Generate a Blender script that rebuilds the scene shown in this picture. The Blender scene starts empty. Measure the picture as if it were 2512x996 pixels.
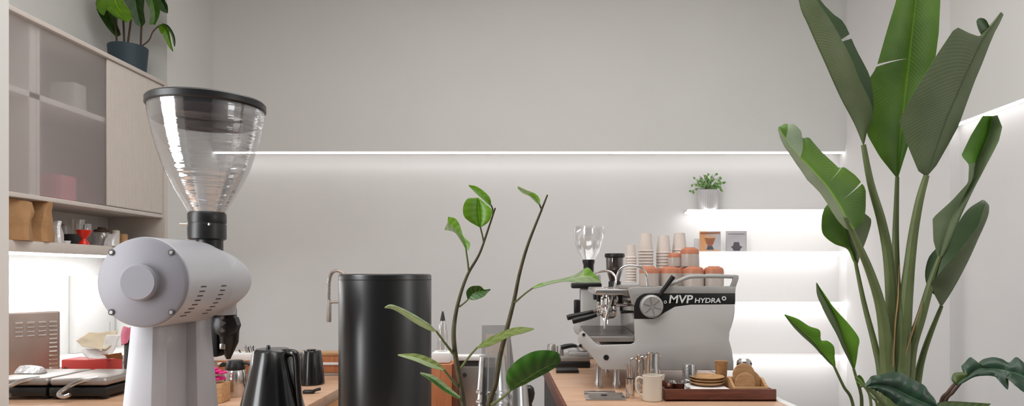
import bpy, bmesh, math, random
from mathutils import Vector, Matrix, noise
random.seed(7)
S = bpy.context.scene
COL = S.collection
PI = math.pi
F = 1650.0; VX, VY = 1350.0, 672.0; CAMZ = 1.38; CT = 0.90   # focal length and vanishing point in photo pixels, eye height, counter height

# ------------------------------------------------------------------ camera, world, lights
cam = bpy.data.objects.new('camera', bpy.data.cameras.new('camera'))
COL.objects.link(cam)
cam.location = (0, 0, CAMZ); cam.rotation_euler = (PI/2, 0, 0)
cam.data.sensor_width = 36; cam.data.lens = 36*F/2512
cam.data.shift_x = (1256-VX)/2512; cam.data.shift_y = (VY-498)/2512
cam.data.clip_start = 0.05
S.camera = cam
w = bpy.data.worlds.new('world'); S.world = w; w.use_nodes = True
w.node_tree.nodes['Background'].inputs[0].default_value = (0.95, 0.97, 1.0, 1)
w.node_tree.nodes['Background'].inputs[1].default_value = 0.15
S.view_settings.view_transform = 'Standard'; S.view_settings.look = 'None'
S.view_settings.exposure = -0.17; S.view_settings.gamma = 1.0
S.view_settings.use_curve_mapping = False
S.cycles.transparent_max_bounces = 24
S.cycles.sample_clamp_indirect = 4.0

def area(name, loc, rot, sx, sy, power, col=(1, 1, 1)):
    l = bpy.data.lights.new(name, 'AREA'); l.shape = 'RECTANGLE'; l.size = sx; l.size_y = sy
    l.energy = power; l.color = col
    o = bpy.data.objects.new(name, l); COL.objects.link(o); o.location = loc; o.rotation_euler = rot
    return o
area('ceiling_panel_light', (-0.2, 2.5, 3.85), (0, 0, 0), 3.6, 1.6, 70, (1, .99, .98))
area('ceiling_panel_light', (-0.2, 0.2, 3.85), (0, 0, 0), 3.0, 1.2, 52, (1, .99, .98))
area('side_daylight_and_fill', (-1.75, 0.75, 1.75), (0, -PI/2, 0), 1.5, 0.8, 40, (.96, .98, 1))  # daylight from a window on the left
area('side_daylight_and_fill', (2.45, 0.7, 2.3), (0, PI/2, 0), 1.5, 0.8, 10, (.98, .99, 1))  # added fill from the right to lift the left wall, no window known there

# ------------------------------------------------------------------ helpers
def lin(c):
    return tuple((v/255/12.92 if v/255 <= .04045 else ((v/255+.055)/1.055)**2.4) for v in c)
def nodes(name):
    m = bpy.data.materials.new(name); m.use_nodes = True
    nt = m.node_tree
    return m, nt, nt.nodes['Principled BSDF'], nt.nodes['Material Output']
def mat(name, rgb, rough=.5, metal=0.0, var=.06, scale=12.0, bump=0.0, coat=0.0, bscale=None):
    m, nt, b, out = nodes(name)
    tc = nt.nodes.new('ShaderNodeTexCoord')
    n = nt.nodes.new('ShaderNodeTexNoise'); n.inputs['Scale'].default_value = scale; n.inputs['Detail'].default_value = 3
    nt.links.new(tc.outputs['Object'], n.inputs['Vector'])
    r = nt.nodes.new('ShaderNodeValToRGB'); c = lin(rgb)
    r.color_ramp.elements[0].position = .3; r.color_ramp.elements[1].position = .7
    r.color_ramp.elements[0].color = tuple(min(1, v*(1-var)) for v in c)+(1,)
    r.color_ramp.elements[1].color = tuple(min(1, v*(1+var)) for v in c)+(1,)
    nt.links.new(n.outputs['Fac'], r.inputs['Fac']); nt.links.new(r.outputs['Color'], b.inputs['Base Color'])
    b.inputs['Roughness'].default_value = rough; b.inputs['Metallic'].default_value = metal
    b.inputs['Coat Weight'].default_value = coat
    if bump:
        bn = nt.nodes.new('ShaderNodeTexNoise'); bn.inputs['Scale'].default_value = bscale or 60
        nt.links.new(tc.outputs['Object'], bn.inputs['Vector'])
        bp = nt.nodes.new('ShaderNodeBump'); bp.inputs['Strength'].default_value = bump; bp.inputs['Distance'].default_value = .01
        nt.links.new(bn.outputs['Fac'], bp.inputs['Height']); nt.links.new(bp.outputs['Normal'], b.inputs['Normal'])
    return m
def wood(name, c1, c2, rough=.45, stretch=(1, 12, 12), scale=3.0):
    m, nt, b, out = nodes(name)
    tc = nt.nodes.new('ShaderNodeTexCoord'); mp = nt.nodes.new('ShaderNodeMapping')
    mp.inputs['Scale'].default_value = stretch
    n = nt.nodes.new('ShaderNodeTexNoise'); n.inputs['Scale'].default_value = scale; n.inputs['Detail'].default_value = 6; n.inputs['Distortion'].default_value = .6
    r = nt.nodes.new('ShaderNodeValToRGB')
    r.color_ramp.elements[0].position = .35; r.color_ramp.elements[1].position = .65
    r.color_ramp.elements[0].color = lin(c1)+(1,); r.color_ramp.elements[1].color = lin(c2)+(1,)
    nt.links.new(tc.outputs['Object'], mp.inputs[0]); nt.links.new(mp.outputs[0], n.inputs['Vector'])
    nt.links.new(n.outputs['Fac'], r.inputs['Fac']); nt.links.new(r.outputs['Color'], b.inputs['Base Color'])
    b.inputs['Roughness'].default_value = rough
    return m
def emis(name, rgb, strength):
    m, nt, b, out = nodes(name)
    b.inputs['Base Color'].default_value = (.9, .9, .9, 1)
    b.inputs['Emission Color'].default_value = rgb+(1,); b.inputs['Emission Strength'].default_value = strength
    return m
def glass(name, tint=(.97, .97, .97), gloss=.12, rough=.04, edge=.55, streak=0):
    m, nt, b, out = nodes(name); nt.nodes.remove(b)
    t = nt.nodes.new('ShaderNodeBsdfTransparent'); t.inputs[0].default_value = tint+(1,)
    g = nt.nodes.new('ShaderNodeBsdfGlossy'); g.inputs['Roughness'].default_value = rough
    g.inputs[0].default_value = (.95, .95, .95, 1)
    lw = nt.nodes.new('ShaderNodeLayerWeight'); lw.inputs[0].default_value = .35
    mr = nt.nodes.new('ShaderNodeMapRange'); mr.inputs[3].default_value = gloss; mr.inputs[4].default_value = edge
    mx = nt.nodes.new('ShaderNodeMixShader')
    nt.links.new(lw.outputs['Facing'], mr.inputs[0]); nt.links.new(mr.outputs[0], mx.inputs[0])
    nt.links.new(t.outputs[0], mx.inputs[1]); nt.links.new(g.outputs[0], mx.inputs[2])
    nt.links.new(mx.outputs[0], out.inputs[0])
    if streak:
        tc = nt.nodes.new('ShaderNodeTexCoord'); mp = nt.nodes.new('ShaderNodeMapping'); mp.inputs['Scale'].default_value = (1, 1, 14)
        n = nt.nodes.new('ShaderNodeTexNoise'); n.inputs['Scale'].default_value = 5
        bp = nt.nodes.new('ShaderNodeBump'); bp.inputs['Strength'].default_value = streak; bp.inputs['Distance'].default_value = .01
        nt.links.new(tc.outputs['Object'], mp.inputs[0]); nt.links.new(mp.outputs[0], n.inputs['Vector'])
        nt.links.new(n.outputs['Fac'], bp.inputs['Height']); nt.links.new(bp.outputs[0], g.inputs['Normal'])
    return m
def frosted(name, rgb, clear=.4):
    m, nt, b, out = nodes(name)
    b.inputs['Base Color'].default_value = lin(rgb)+(1,); b.inputs['Roughness'].default_value = .35
    t = nt.nodes.new('ShaderNodeBsdfTransparent'); mx = nt.nodes.new('ShaderNodeMixShader')
    tr = nt.nodes.new('ShaderNodeBsdfTranslucent'); tr.inputs[0].default_value = lin(rgb)+(1,)
    m2 = nt.nodes.new('ShaderNodeMixShader'); m2.inputs[0].default_value = .5
    nt.links.new(b.outputs[0], m2.inputs[1]); nt.links.new(tr.outputs[0], m2.inputs[2])
    mx.inputs[0].default_value = clear
    nt.links.new(m2.outputs[0], mx.inputs[1]); nt.links.new(t.outputs[0], mx.inputs[2]); nt.links.new(mx.outputs[0], out.inputs[0])
    return m
def leafmat(name, rgb, dark, rough=.4, freq=140, bump=.15, trans=.22, vein=None, stripe=.08):
    m, nt, b, out = nodes(name)
    uv = nt.nodes.new('ShaderNodeUVMap'); uv.uv_map = 'UVMap'
    sp = nt.nodes.new('ShaderNodeSeparateXYZ'); nt.links.new(uv.outputs[0], sp.inputs[0])
    ab = nt.nodes.new('ShaderNodeMath'); ab.operation = 'ABSOLUTE'; nt.links.new(sp.outputs['Y'], ab.inputs[0])
    # veins run outwards and forwards from the midrib
    k = nt.nodes.new('ShaderNodeMath'); k.operation = 'MULTIPLY_ADD'; k.inputs[1].default_value = -.10
    nt.links.new(ab.outputs[0], k.inputs[0]); nt.links.new(sp.outputs['X'], k.inputs[2])
    f = nt.nodes.new('ShaderNodeMath'); f.operation = 'MULTIPLY'; f.inputs[1].default_value = freq; nt.links.new(k.outputs[0], f.inputs[0])
    s = nt.nodes.new('ShaderNodeMath'); s.operation = 'SINE'; nt.links.new(f.outputs[0], s.inputs[0])
    tc = nt.nodes.new('ShaderNodeTexCoord')
    n = nt.nodes.new('ShaderNodeTexNoise'); n.inputs['Scale'].default_value = 9; n.inputs['Detail'].default_value = 4
    nt.links.new(tc.outputs['Object'], n.inputs['Vector'])
    a = nt.nodes.new('ShaderNodeMath'); a.operation = 'MULTIPLY_ADD'; a.inputs[1].default_value = stripe
    nt.links.new(s.outputs[0], a.inputs[0]); nt.links.new(n.outputs['Fac'], a.inputs[2])
    r = nt.nodes.new('ShaderNodeValToRGB'); r.color_ramp.elements[0].position = .25; r.color_ramp.elements[1].position = .75
    r.color_ramp.elements[0].color = lin(dark)+(1,); r.color_ramp.elements[1].color = lin(rgb)+(1,)
    nt.links.new(a.outputs[0], r.inputs['Fac'])
    # paler midrib
    mr = nt.nodes.new('ShaderNodeMapRange'); mr.inputs[1].default_value = .0; mr.inputs[2].default_value = .06
    mr.inputs[3].default_value = 1; mr.inputs[4].default_value = 0; nt.links.new(ab.outputs[0], mr.inputs[0])
    mx = nt.nodes.new('ShaderNodeMix'); mx.data_type = 'RGBA'
    nt.links.new(mr.outputs[0], mx.inputs['Factor']); nt.links.new(r.outputs[0], mx.inputs[6])
    mx.inputs[7].default_value = lin(vein or tuple(min(255, v*1.25+12) for v in rgb))+(1,)
    nt.links.new(mx.outputs[2], b.inputs['Base Color'])
    bp = nt.nodes.new('ShaderNodeBump'); bp.inputs['Strength'].default_value = bump; bp.inputs['Distance'].default_value = .004
    nt.links.new(s.outputs[0], bp.inputs['Height']); nt.links.new(bp.outputs[0], b.inputs['Normal'])
    b.inputs['Roughness'].default_value = rough
    tr = nt.nodes.new('ShaderNodeBsdfTranslucent'); nt.links.new(mx.outputs[2], tr.inputs[0])
    ms = nt.nodes.new('ShaderNodeMixShader'); ms.inputs[0].default_value = trans
    nt.links.new(b.outputs[0], ms.inputs[1]); nt.links.new(tr.outputs[0], ms.inputs[2]); nt.links.new(ms.outputs[0], out.inputs[0])
    return m

def P(px, py, d):
    """point at distance d in front of the camera plane"""
    return Vector(((px-VX)/F*d, d, CAMZ+(VY-py)/F*d))
def crom(pts, n):
    """resample a list of tuples/vectors by index with Catmull-Rom"""
    m = len(pts); out = []
    pts = [Vector(p) for p in pts]
    for i in range(n):
        t = i/(n-1)*(m-1); k = min(int(t), m-2); u = t-k
        p0, p1, p2, p3 = pts[max(k-1, 0)], pts[k], pts[k+1], pts[min(k+2, m-1)]
        out.append(.5*((2*p1)+(p2-p0)*u+(2*p0-5*p1+4*p2-p3)*u*u+(3*p1-p0-3*p2+p3)*u**3))
    return out
def polyl(pts, n):
    pts = [Vector(p) for p in pts]; m = len(pts); out = []
    for i in range(n):
        t = i/(n-1)*(m-1); k = min(int(t), m-2); out.append(pts[k].lerp(pts[k+1], t-k))
    return out
def interp(v, t):
    if not isinstance(v, (list, tuple)): return v
    x = t*(len(v)-1); k = min(int(x), len(v)-2)
    return v[k]+(v[k+1]-v[k])*(x-k)

class MB:
    def __init__(s): s.bm = bmesh.new(); s.uv = None
    def _add(s, verts): return [s.bm.verts.new(v) for v in verts]
    def box(s, x0, x1, y0, y1, z0, z1, bev=0.0, seg=2, rot=None, piv=None):
        t = bmesh.new()
        bmesh.ops.create_cube(t, size=1)
        for v in t.verts:
            v.co = Vector(((x0+x1)/2+v.co.x*(x1-x0), (y0+y1)/2+v.co.y*(y1-y0), (z0+z1)/2+v.co.z*(z1-z0)))
        if bev: bmesh.ops.bevel(t, geom=t.edges[:], offset=bev, segments=seg, profile=.5, affect='EDGES')
        s._merge(t, rot, piv); return s
    def _merge(s, t, rot=None, piv=None):
        if rot is not None:
            p = Vector(piv or (0, 0, 0))
            for v in t.verts: v.co = rot @ (v.co-p)+p
        me = bpy.data.meshes.new('t'); t.to_mesh(me); t.free(); s.bm.from_mesh(me); bpy.data.meshes.remove(me)
    def lathe(s, prof, c=(0, 0, 0), axis='Z', n=40, close=True, rot=None):
        """prof: (radius, height) along the axis"""
        c = Vector(c); rings = []
        def pt(r, h, a):
            x, y = r*math.cos(a), r*math.sin(a)
            v = {'Z': Vector((x, y, h)), 'Y': Vector((x, h, y)), 'X': Vector((h, x, y))}[axis]
            if rot is not None: v = rot @ v
            return c+v
        for r, h in prof:
            if r < 1e-6: rings.append([s.bm.verts.new(pt(0, h, 0))])
            else: rings.append([s.bm.verts.new(pt(r, h, 2*PI*i/n)) for i in range(n)])
        for a, b in zip(rings, rings[1:]):
            for i in range(n):
                j = (i+1) % n
                f = [a[i % len(a)], a[j % len(a)], b[j % len(b)], b[i % len(b)]]
                u = []
                for v in f:
                    if v not in u: u.append(v)
                if len(u) > 2: s.bm.faces.new(u)
        if close:
            for R in (rings[0], rings[-1]):
                if len(R) > 2: s.bm.faces.new(R)
        bmesh.ops.recalc_face_normals(s.bm, faces=s.bm.faces[:])
        return s
    def tube(s, pts, rad, n=10, samples=None, flat=None):
        pts = [Vector(p) for p in pts]
        if samples: q = crom(pts, samples)
        else: q = pts
        m = len(q); prev = None; rings = []
        for i, p in enumerate(q):
            tg = (q[min(i+1, m-1)]-q[max(i-1, 0)]).normalized()
            if prev is None:
                up = Vector((0, 0, 1)) if abs(tg.z) < .9 else Vector((1, 0, 0))
                a = tg.cross(up).normalized()
            else: a = (prev-tg*prev.dot(tg)).normalized()
            prev = a; b = tg.cross(a); r = interp(rad, i/(m-1))
            rings.append([s.bm.verts.new(p+a*math.cos(2*PI*k/n)*r+b*math.sin(2*PI*k/n)*r) for k in range(n)])
        for A, B in zip(rings, rings[1:]):
            for k in range(n): s.bm.faces.new((A[k], A[(k+1) % n], B[(k+1) % n], B[k]))
        s.bm.faces.new(rings[0]); s.bm.faces.new(rings[-1])
        bmesh.ops.recalc_face_normals(s.bm, faces=s.bm.faces[:])
        return s
    def prism(s, poly, vec, bev=0.0):
        """poly: list of 3D points, swept by vec"""
        t = bmesh.new(); vec = Vector(vec)
        vs = [t.verts.new(Vector(p)) for p in poly]; f = t.faces.new(vs)
        r = bmesh.ops.extrude_face_region(t, geom=[f])
        for e in r['geom']:
            if isinstance(e, bmesh.types.BMVert): e.co += vec
        bmesh.ops.recalc_face_normals(t, faces=t.faces[:])
        if bev:
            es = [e for e in t.edges if any(len(fc.verts) > 4 for fc in e.link_faces)]
            bmesh.ops.bevel(t, geom=es, offset=bev, segments=2, profile=.5, affect='EDGES')
        s._merge(t); return s
    def grid(s, rows):
        """rows of 3D points -> quad sheet with UVs in (row, column)"""
        if s.uv is None: s.uv = s.bm.loops.layers.uv.new('UVMap')
    def shift(s, v):
        for x in s.bm.verts: x.co += Vector(v)
        return s
    def build(s, name, m, parent=None, loc=None, smooth=35, solid=None, rotz=0):
        me = bpy.data.meshes.new(name); s.bm.to_mesh(me); s.bm.free()
        ms = m if isinstance(m, (list, tuple)) else [m]
        for q in ms: me.materials.append(q)
        if smooth:
            for p in me.polygons: p.use_smooth = True
            me.set_sharp_from_angle(angle=math.radians(smooth))
        o = bpy.data.objects.new(name, me); COL.objects.link(o)
        if parent: o.parent = parent
        if loc is not None: o.location = loc
        if rotz: o.rotation_euler.z = rotz
        if solid:
            md = o.modifiers.new('thickness', 'SOLIDIFY'); md.thickness = solid; md.offset = -1
            if len(ms) > 1: md.material_offset = 1
        return o

def tag(o, label, cat, group=None):
    o['label'] = label; o['category'] = cat
    if group: o['group'] = group
    return o
def thing(name, label, cat, loc, group=None, rotz=0):
    o = bpy.data.objects.new(name, None); COL.objects.link(o); o.location = loc; o.rotation_euler.z = rotz
    o.empty_display_size = .05
    return tag(o, label, cat, group)
def struct(name, mb, m, **k):
    o = mb.build(name, m, **k); o['kind'] = 'structure'; return o
def dup(root, loc, label, group=None, rotz=None, scale=None):
    r = root.copy(); COL.objects.link(r); r.location = loc; r['label'] = label
    if group: r['group'] = group
    if rotz is not None: r.rotation_euler.z = rotz
    if scale is not None: r.scale = scale
    for ch in list(root.children):
        c = ch.copy(); COL.objects.link(c); c.parent = r
        for g in list(ch.children):
            d = g.copy(); COL.objects.link(d); d.parent = c
    return r
ORD = ['topmost', 'second', 'third', 'fourth', 'fifth', 'sixth', 'seventh', 'eighth', 'ninth', 'tenth']

# ------------------------------------------------------------------ materials
M_wall = mat('wall_paint', (219, 218, 215), .9, var=.015, scale=2)
M_wall2 = mat('recess_paint', (224, 222, 221), .85, var=.015, scale=2)
M_white = mat('white_laminate', (228, 226, 224), .5, var=.01)
M_floor = mat('concrete_floor', (150, 146, 142), .6, var=.1, scale=4)
M_cab = mat('cabinet_paint', (214, 205, 197), .6, var=.015)
M_led = emis('led_strip', (1, .99, .98), 5.5)
M_led2 = emis('shelf_led', (1, .99, .98), 4.2)
M_led3 = emis('alcove_led', (.97, .99, 1), 52)
M_frost = frosted('frosted_pane', (228, 221, 219), .62)
M_count = wood('counter_wood', (188, 148, 118), (204, 166, 138), .4, (2, 10, 10), 2.0)
M_countside = wood('counter_side_wood', (186, 126, 74), (206, 146, 92), .5, (12, 1.2, 12), 2.5)
M_dark = mat('dark_panel', (38, 34, 34), .6)
M_walnut = wood('walnut', (88, 46, 34), (118, 66, 48), .5, (1.5, 14, 14), 6)
M_lightwood = wood('light_wood', (176, 134, 92), (198, 156, 112), .55, (2, 14, 14), 7)
M_orangewood = wood('orange_wood', (178, 110, 70), (196, 128, 86), .55, (14, 14, 1.5), 6)
M_grind = mat('grinder_paint', (172, 172, 177), .38, var=.012, coat=.15)
M_grindcap = mat('grinder_cap_paint', (124, 122, 129), .5, var=.012)
M_black = mat('black_plastic', (17, 16, 17), .38, var=.05)
M_blackm = mat('black_matte', (10, 10, 12), .3, var=.03)
M_blackm.node_tree.nodes['Principled BSDF'].inputs['Specular IOR Level'].default_value = .75
M_gloss = mat('black_gloss', (13, 13, 15), .22, var=.03, coat=.3)
M_steel = mat('steel', (205, 200, 196), .22, .95, var=.04)
M_brush = mat('brushed_steel', (170, 163, 158), .42, .8, var=.05)
M_chrome = mat('chrome', (225, 222, 220), .1, 1.0, var=.02)
M_hopper = glass('hopper_glass', (.93, .93, .935), .07, .06, .62, .35)
M_glass = glass('clear_glass', (.97, .97, .97), .07, .03, .6)
M_smoke = glass('smoked_plastic', (.42, .36, .35), .10, .08, .5)
M_plast = glass('clear_plastic', (.93, .93, .93), .16, .12, .6)
M_machine = mat('machine_white', (188, 185, 183), .42, var=.012, coat=.1)
M_mgrey = mat('machine_grey', (172, 170, 168), .4, .3, var=.02)
M_text = mat('white_lettering', (225, 225, 225), .5, var=.01)
M_terra = mat('terracotta_glaze', (192, 122, 92), .4, var=.06)
M_greycup = mat('grey_glaze', (190, 178, 170), .3, var=.05, coat=.3)
M_paper = mat('paper_cup', (214, 202, 194), .7, var=.02)
M_napkin = mat('napkin', (238, 236, 234), .8, var=.01)
M_kraft = mat('kraft_paper', (176, 134, 92), .75, var=.12, scale=9, bump=.5, bscale=25)
M_kraft2 = mat('pale_kraft', (205, 190, 164), .75, var=.1, scale=9, bump=.4, bscale=25)
M_foil = mat('silver_bag', (222, 220, 220), .35, .2, var=.08, scale=20, bump=.6, bscale=40)
M_red = mat('red_card', (190, 52, 46), .5, var=.05)
M_redglass = mat('red_drink', (222, 40, 22), .25, var=.06)
M_pink = mat('pink_cloth', (236, 130, 158), .7, var=.08)
M_magenta = mat('magenta_petal', (205, 28, 120), .6, var=.2, scale=30)
M_teal = mat('teal_pot', (44, 62, 72), .55, var=.04)
M_cream = mat('cream_enamel', (222, 212, 198), .35, var=.02, coat=.2)
M_copper = mat('steel_box', (168, 152, 144), .42, .75, var=.05)
M_soil = mat('soil', (52, 40, 32), .95, var=.3, scale=60, bump=.6)
M_pot = mat('white_pot', (226, 224, 222), .5, var=.02)
M_potgrey = mat('grey_pot', (205, 203, 204), .6, var=.03)
M_charcoal = mat('charcoal_pot', (52, 52, 54), .6, var=.05)
L_up = leafmat('strelitzia_upper', (104, 142, 44), (74, 112, 30), .55, 420, .06)
L_un = leafmat('strelitzia_under', (104, 116, 80), (84, 98, 62), .62, 420, .1, vein=(66, 76, 44))
L_litun = leafmat('strelitzia_lit_under', (168, 182, 152), (138, 156, 122), .5, 420, .1, vein=(176, 188, 160))  # underside made paler, LED light on it put into the colour
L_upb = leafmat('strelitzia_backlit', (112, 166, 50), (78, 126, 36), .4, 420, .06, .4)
L_midlitun = leafmat('strelitzia_midlit_under', (132, 146, 110), (106, 122, 86), .5, 420, .1, vein=(150, 164, 130))  # less pale underside, again with the LED light painted into its colour
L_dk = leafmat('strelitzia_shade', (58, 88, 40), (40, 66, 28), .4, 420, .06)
L_young = leafmat('strelitzia_young', (132, 186, 60), (98, 152, 46), .38, 160, .08, .42)
L_fic = leafmat('rubber_upper', (70, 116, 34), (44, 84, 22), .32, 46, .2, .2, (120, 160, 70))
L_ficlt = leafmat('rubber_bright', (130, 178, 46), (100, 152, 32), .36, 40, .08, .35)
L_ficun = leafmat('rubber_under', (156, 172, 126), (128, 150, 100), .5, 40, .1)
L_olive = leafmat('rubber_olive', (124, 138, 58), (92, 110, 36), .45, 40, .1)
L_phil = leafmat('philodendron', (46, 76, 54), (28, 54, 36), .34, 40, .015, .12, (92, 124, 92))
L_phil2 = leafmat('philodendron_olive', (84, 102, 44), (54, 72, 28), .4, 40, .2, .15)
L_top = leafmat('topplant_bright', (118, 164, 28), (84, 132, 16), .4, 30, .1, .3)
L_top2 = leafmat('topplant_dark', (62, 98, 36), (36, 66, 24), .4, 30, .1, .2)
L_small = leafmat('trailing_leaf', (104, 140, 78), (66, 104, 48), .45, 30, .1)
M_stem = mat('green_petiole', (94, 106, 62), .5, var=.12, scale=16)
M_stemd = mat('dark_petiole', (76, 88, 42), .5, var=.15, scale=16)
M_stemb = mat('woody_stem', (66, 58, 30), .6, var=.35, scale=70)
M_brown = mat('brown_stem', (72, 50, 36), .7, var=.25, scale=40)

# ------------------------------------------------------------------ room
XL, XR, YB, YR = -2.53, 2.47, 5.04, 5.14
LEDZ = CAMZ+300/F*YB
struct('floor', MB().box(-3.2, 3.2, -3, 5.6, -.1, 0), M_floor, smooth=0)
struct('ceiling', MB().box(-3.2, 3.2, -3, 5.6, 3.95, 4.05), M_wall, smooth=0)
struct('wall_back', MB().box(-3.2, 3.2, YR, 5.5, 0, LEDZ+.06), M_wall2, smooth=0)
struct('wall_back_upper', MB().box(-3.2, 3.2, YB, 5.5, LEDZ, 3.95), M_wall, smooth=0)
struct('wall_left', MB().box(-3.1, -2.9, 2.0, 5.5, 0, 3.95), M_wall, smooth=0)
struct('wall_left_far', MB().box(-2.9, XL, 4.44, 5.5, 0, 3.95), M_wall, smooth=0)
struct('wall_left_near', MB().box(-3.1, -1.771, -1.2, 2.2, 0, 3.95), M_wall, smooth=0)
RLZ = CAMZ+432*3.5/F
struct('wall_right', MB().box(XR+.06, 3.1, -3, 5.5, 0, RLZ+.06), M_wall2, smooth=0)
struct('wall_right_upper', MB().box(XR, 3.1, -3, 5.5, RLZ, 3.95), M_wall, smooth=0)
struct('wall_right_corner', MB().prism([(2.205, 5.16, 0), (2.205, 5.0, 0), (XR, 4.16, 0), (3.0, 4.16, 0), (3.0, 5.16, 0)], (0, 0, 3.95)), M_wall2, smooth=0)
# light strips tucked under the two bulkheads
tag(MB().box(XL+.01, 2.2, YB+.004, YB+.022, LEDZ-.012, LEDZ).build('light_strip', M_led),
    'long white light strip under the bulkhead of the back wall', 'light strip')
tag(MB().box(XR+.004, XR+.022, -.5, 4.14, RLZ-.012, RLZ).build('light_strip', M_led),
    'white light strip sloping up along the right wall behind the tall plant', 'light strip')

# lit shelves on the back wall
for i, (py, x0) in enumerate([(520, 1.015), (623, 1.09), (747, 1.05), (878, 1.05)]):
    z = CAMZ+(VY-py)/F*5.0
    t = thing('wall_shelf', ['glowing white shelf carrying the small potted plant, topmost of four',
                             'glowing white shelf carrying the two picture cards',
                             'glowing white shelf level with the lettering of the coffee machine',
                             'glowing white shelf just above the wooden tray, lowest of four'][i], 'shelf', (x0, 5.0, z), 'lit shelves on the back wall')
    MB().box(0, 2.19-x0, 0, .139, .006, .018, .002).build('board', M_white, t)
    MB().box(.004, 2.19-x0, -.006, .012, -.018, .018, .004).build('light_bar', M_led2, t)
    MB().box(.004, 2.19-x0, .012, .10, -.006, .006, .002).build('diffuser', M_led2, t)

# ------------------------------------------------------------------ wall cabinet in the left alcove
CX = XL
cab = thing('wall_cabinet', 'pale wall cabinet with sliding frosted doors above an open shelf', 'cabinet', (CX, 2.3, 1.487))
def cb(name, x0, x1, y0, y1, z0, z1, m, bev=.002, par=None):
    return MB().box(x0, x1, y0-2.3, y1-2.3, z0-1.487, z1-1.487, bev).build(name, m, par or cab)
cb('top_panel', -.365, .012, 2.3, 4.425, 2.612, 2.636, M_cab)
cb('bottom_panel', -.365, 0, 2.3, 4.425, 1.487, 1.54, M_cab)
cb('middle_panel', -.365, .0, 2.3, 4.425, 1.745, 1.768, M_cab)
cb('side_panel', -.365, .012, 4.395, 4.425, 1.487, 2.612, M_cab)
cb('back_panel', -.368, -.358, 2.3, 4.395, 1.5, 2.612, M_cab)
cb('inner_shelf', -.35, -.020, 2.3, 4.395, 2.245, 2.275, M_white)
cb('divider', -.35, -.02, 3.29, 3.36, 1.768, 2.612, M_white)
d = cb('sliding_door', -.016, -.010, 2.3, 3.33, 1.772, 2.608, M_frost, .001); d['label'] = 'frosted see-through sliding door'
d = cb('sliding_door', -.016, -.010, 3.33, 3.843, 1.772, 2.608, M_frost, .001); d['label'] = 'frosted see-through sliding door'
mb = MB(); mb.box(-.010, -.002, 3.843-2.3, 4.39-2.3, 1.772-1.487, 2.608-1.487, .001)
for k in range(26):
    yy = 3.85-2.3+k*.0209; mb.box(-.003, .001, yy, yy+.012, 1.775-1.487, 2.605-1.487, .001, 1)
mb.build('ribbed_door', M_cab, cab)['label'] = 'opaque ribbed cream sliding door'
# contents glimpsed through the frosted doors
tag(MB().box(-.07, .07, -.06, .06, 0, .15, .012).build('storage_box', M_pink, loc=(-2.70, 3.68, 1.768)), 'pinkish box blurred behind the frosted cabinet door, on the cabinet floor', 'box')
tag(MB().box(-.07, .07, -.05, .05, 0, .17, .012).build('storage_box', M_white, loc=(-2.70, 3.77, 2.276)), 'white box blurred behind the frosted door, on the inner shelf', 'box')
tag(MB().box(-.02, .02, -.9, 1.0, -.010, 0, .001).build('light_strip', M_led3, loc=(-2.62, 3.3, 1.486)), 'light strip under the open shelf of the wall cabinet', 'light strip')
# alcove worktop
tag(MB().box(-.185, .185, -1.07, 1.07, -.04, 0, .003).build('worktop', M_white, loc=(-2.715, 3.36, CT)), 'white worktop in the alcove below the wall cabinet', 'worktop')
tag(MB().box(-.17, .17, -1.06, 1.06, 0, .855, .003).build('base_cabinet', M_cab, loc=(-2.72, 3.36, 0.001)), 'pale base cabinet under the alcove worktop', 'cabinet')
# white panel leaning in the alcove
t = thing('white_panel', 'tall white panel standing at the lit alcove wall', 'panel', (-2.899, 4.25, CT))
MB().box(0, .045, -.20, .16, 0.0005, .47, .004).build('board', M_white, t)
MB().box(.045, .047, .105, .108, .10, .17, 0).build('slit', M_mgrey, t)

# things on the open shelf (shelf top z = 1.54)
SZ = 1.541
def bag(name, label, px, d, ph, wdt, dep, m, top=None, seed=0, group=None, rot=0.0, base=None, hgt=None, cat='bag'):
    """crumpled upright bag, its top edge folded"""
    zb = SZ if base is None else base
    x = (px-VX)/F*d; h = hgt
    bm = MB(); n = 7
    rows = []
    for i in range(9):
        tt = i/8; row = []
        kx = 1-.12*tt; ky = 1-.78*tt**1.6
        ring = []
        for a in range(20):
            an = 2*PI*a/20
            cx = max(-1, min(1, 1.25*math.cos(an)))*wdt/2*kx; cy = max(-1, min(1, 1.25*math.sin(an)))*dep/2*ky
            v = Vector((cx, cy, tt*h))
            nz = noise.noise_vector(v*14+Vector((seed*3.1, seed, 0)))*.022*(0.25+tt)
            if i == 0: nz.z = 0
            ring.append(bm.bm.verts.new(v+nz))
        rows.append(ring)
    for A, B in zip(rows, rows[1:]):
        for k in range(20): bm.bm.faces.new((A[k], A[(k+1) % 20], B[(k+1) % 20], B[k]))
    bm.bm.faces.new(rows[0][::-1]); bm.bm.faces.new(rows[-1])
    lo = min(v.co.z for v in bm.bm.verts)
    bm.shift((0, 0, -lo))
    o = bm.build(name, m, loc=(x, d, zb), smooth=25, rotz=rot)
    return tag(o, label, cat, group)
bag('paper_bag', 'brown paper bag at the left end of the open cabinet shelf', 36, 3.22, 0, .13, .13, M_kraft, seed=1, group='brown paper bags on the open shelf', hgt=.20, rot=.5)
bag('paper_bag', 'brown paper bag beside the silver bag on the open shelf', 84, 3.39, 0, .15, .12, M_kraft, seed=4, group='brown paper bags on the open shelf', hgt=.205, rot=.3)
bag('foil_bag', 'small crumpled silver white bag beside the brown paper bags', 128, 3.545, 0, .095, .08, M_foil, seed=7, hgt=.105, rot=.4)
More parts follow.
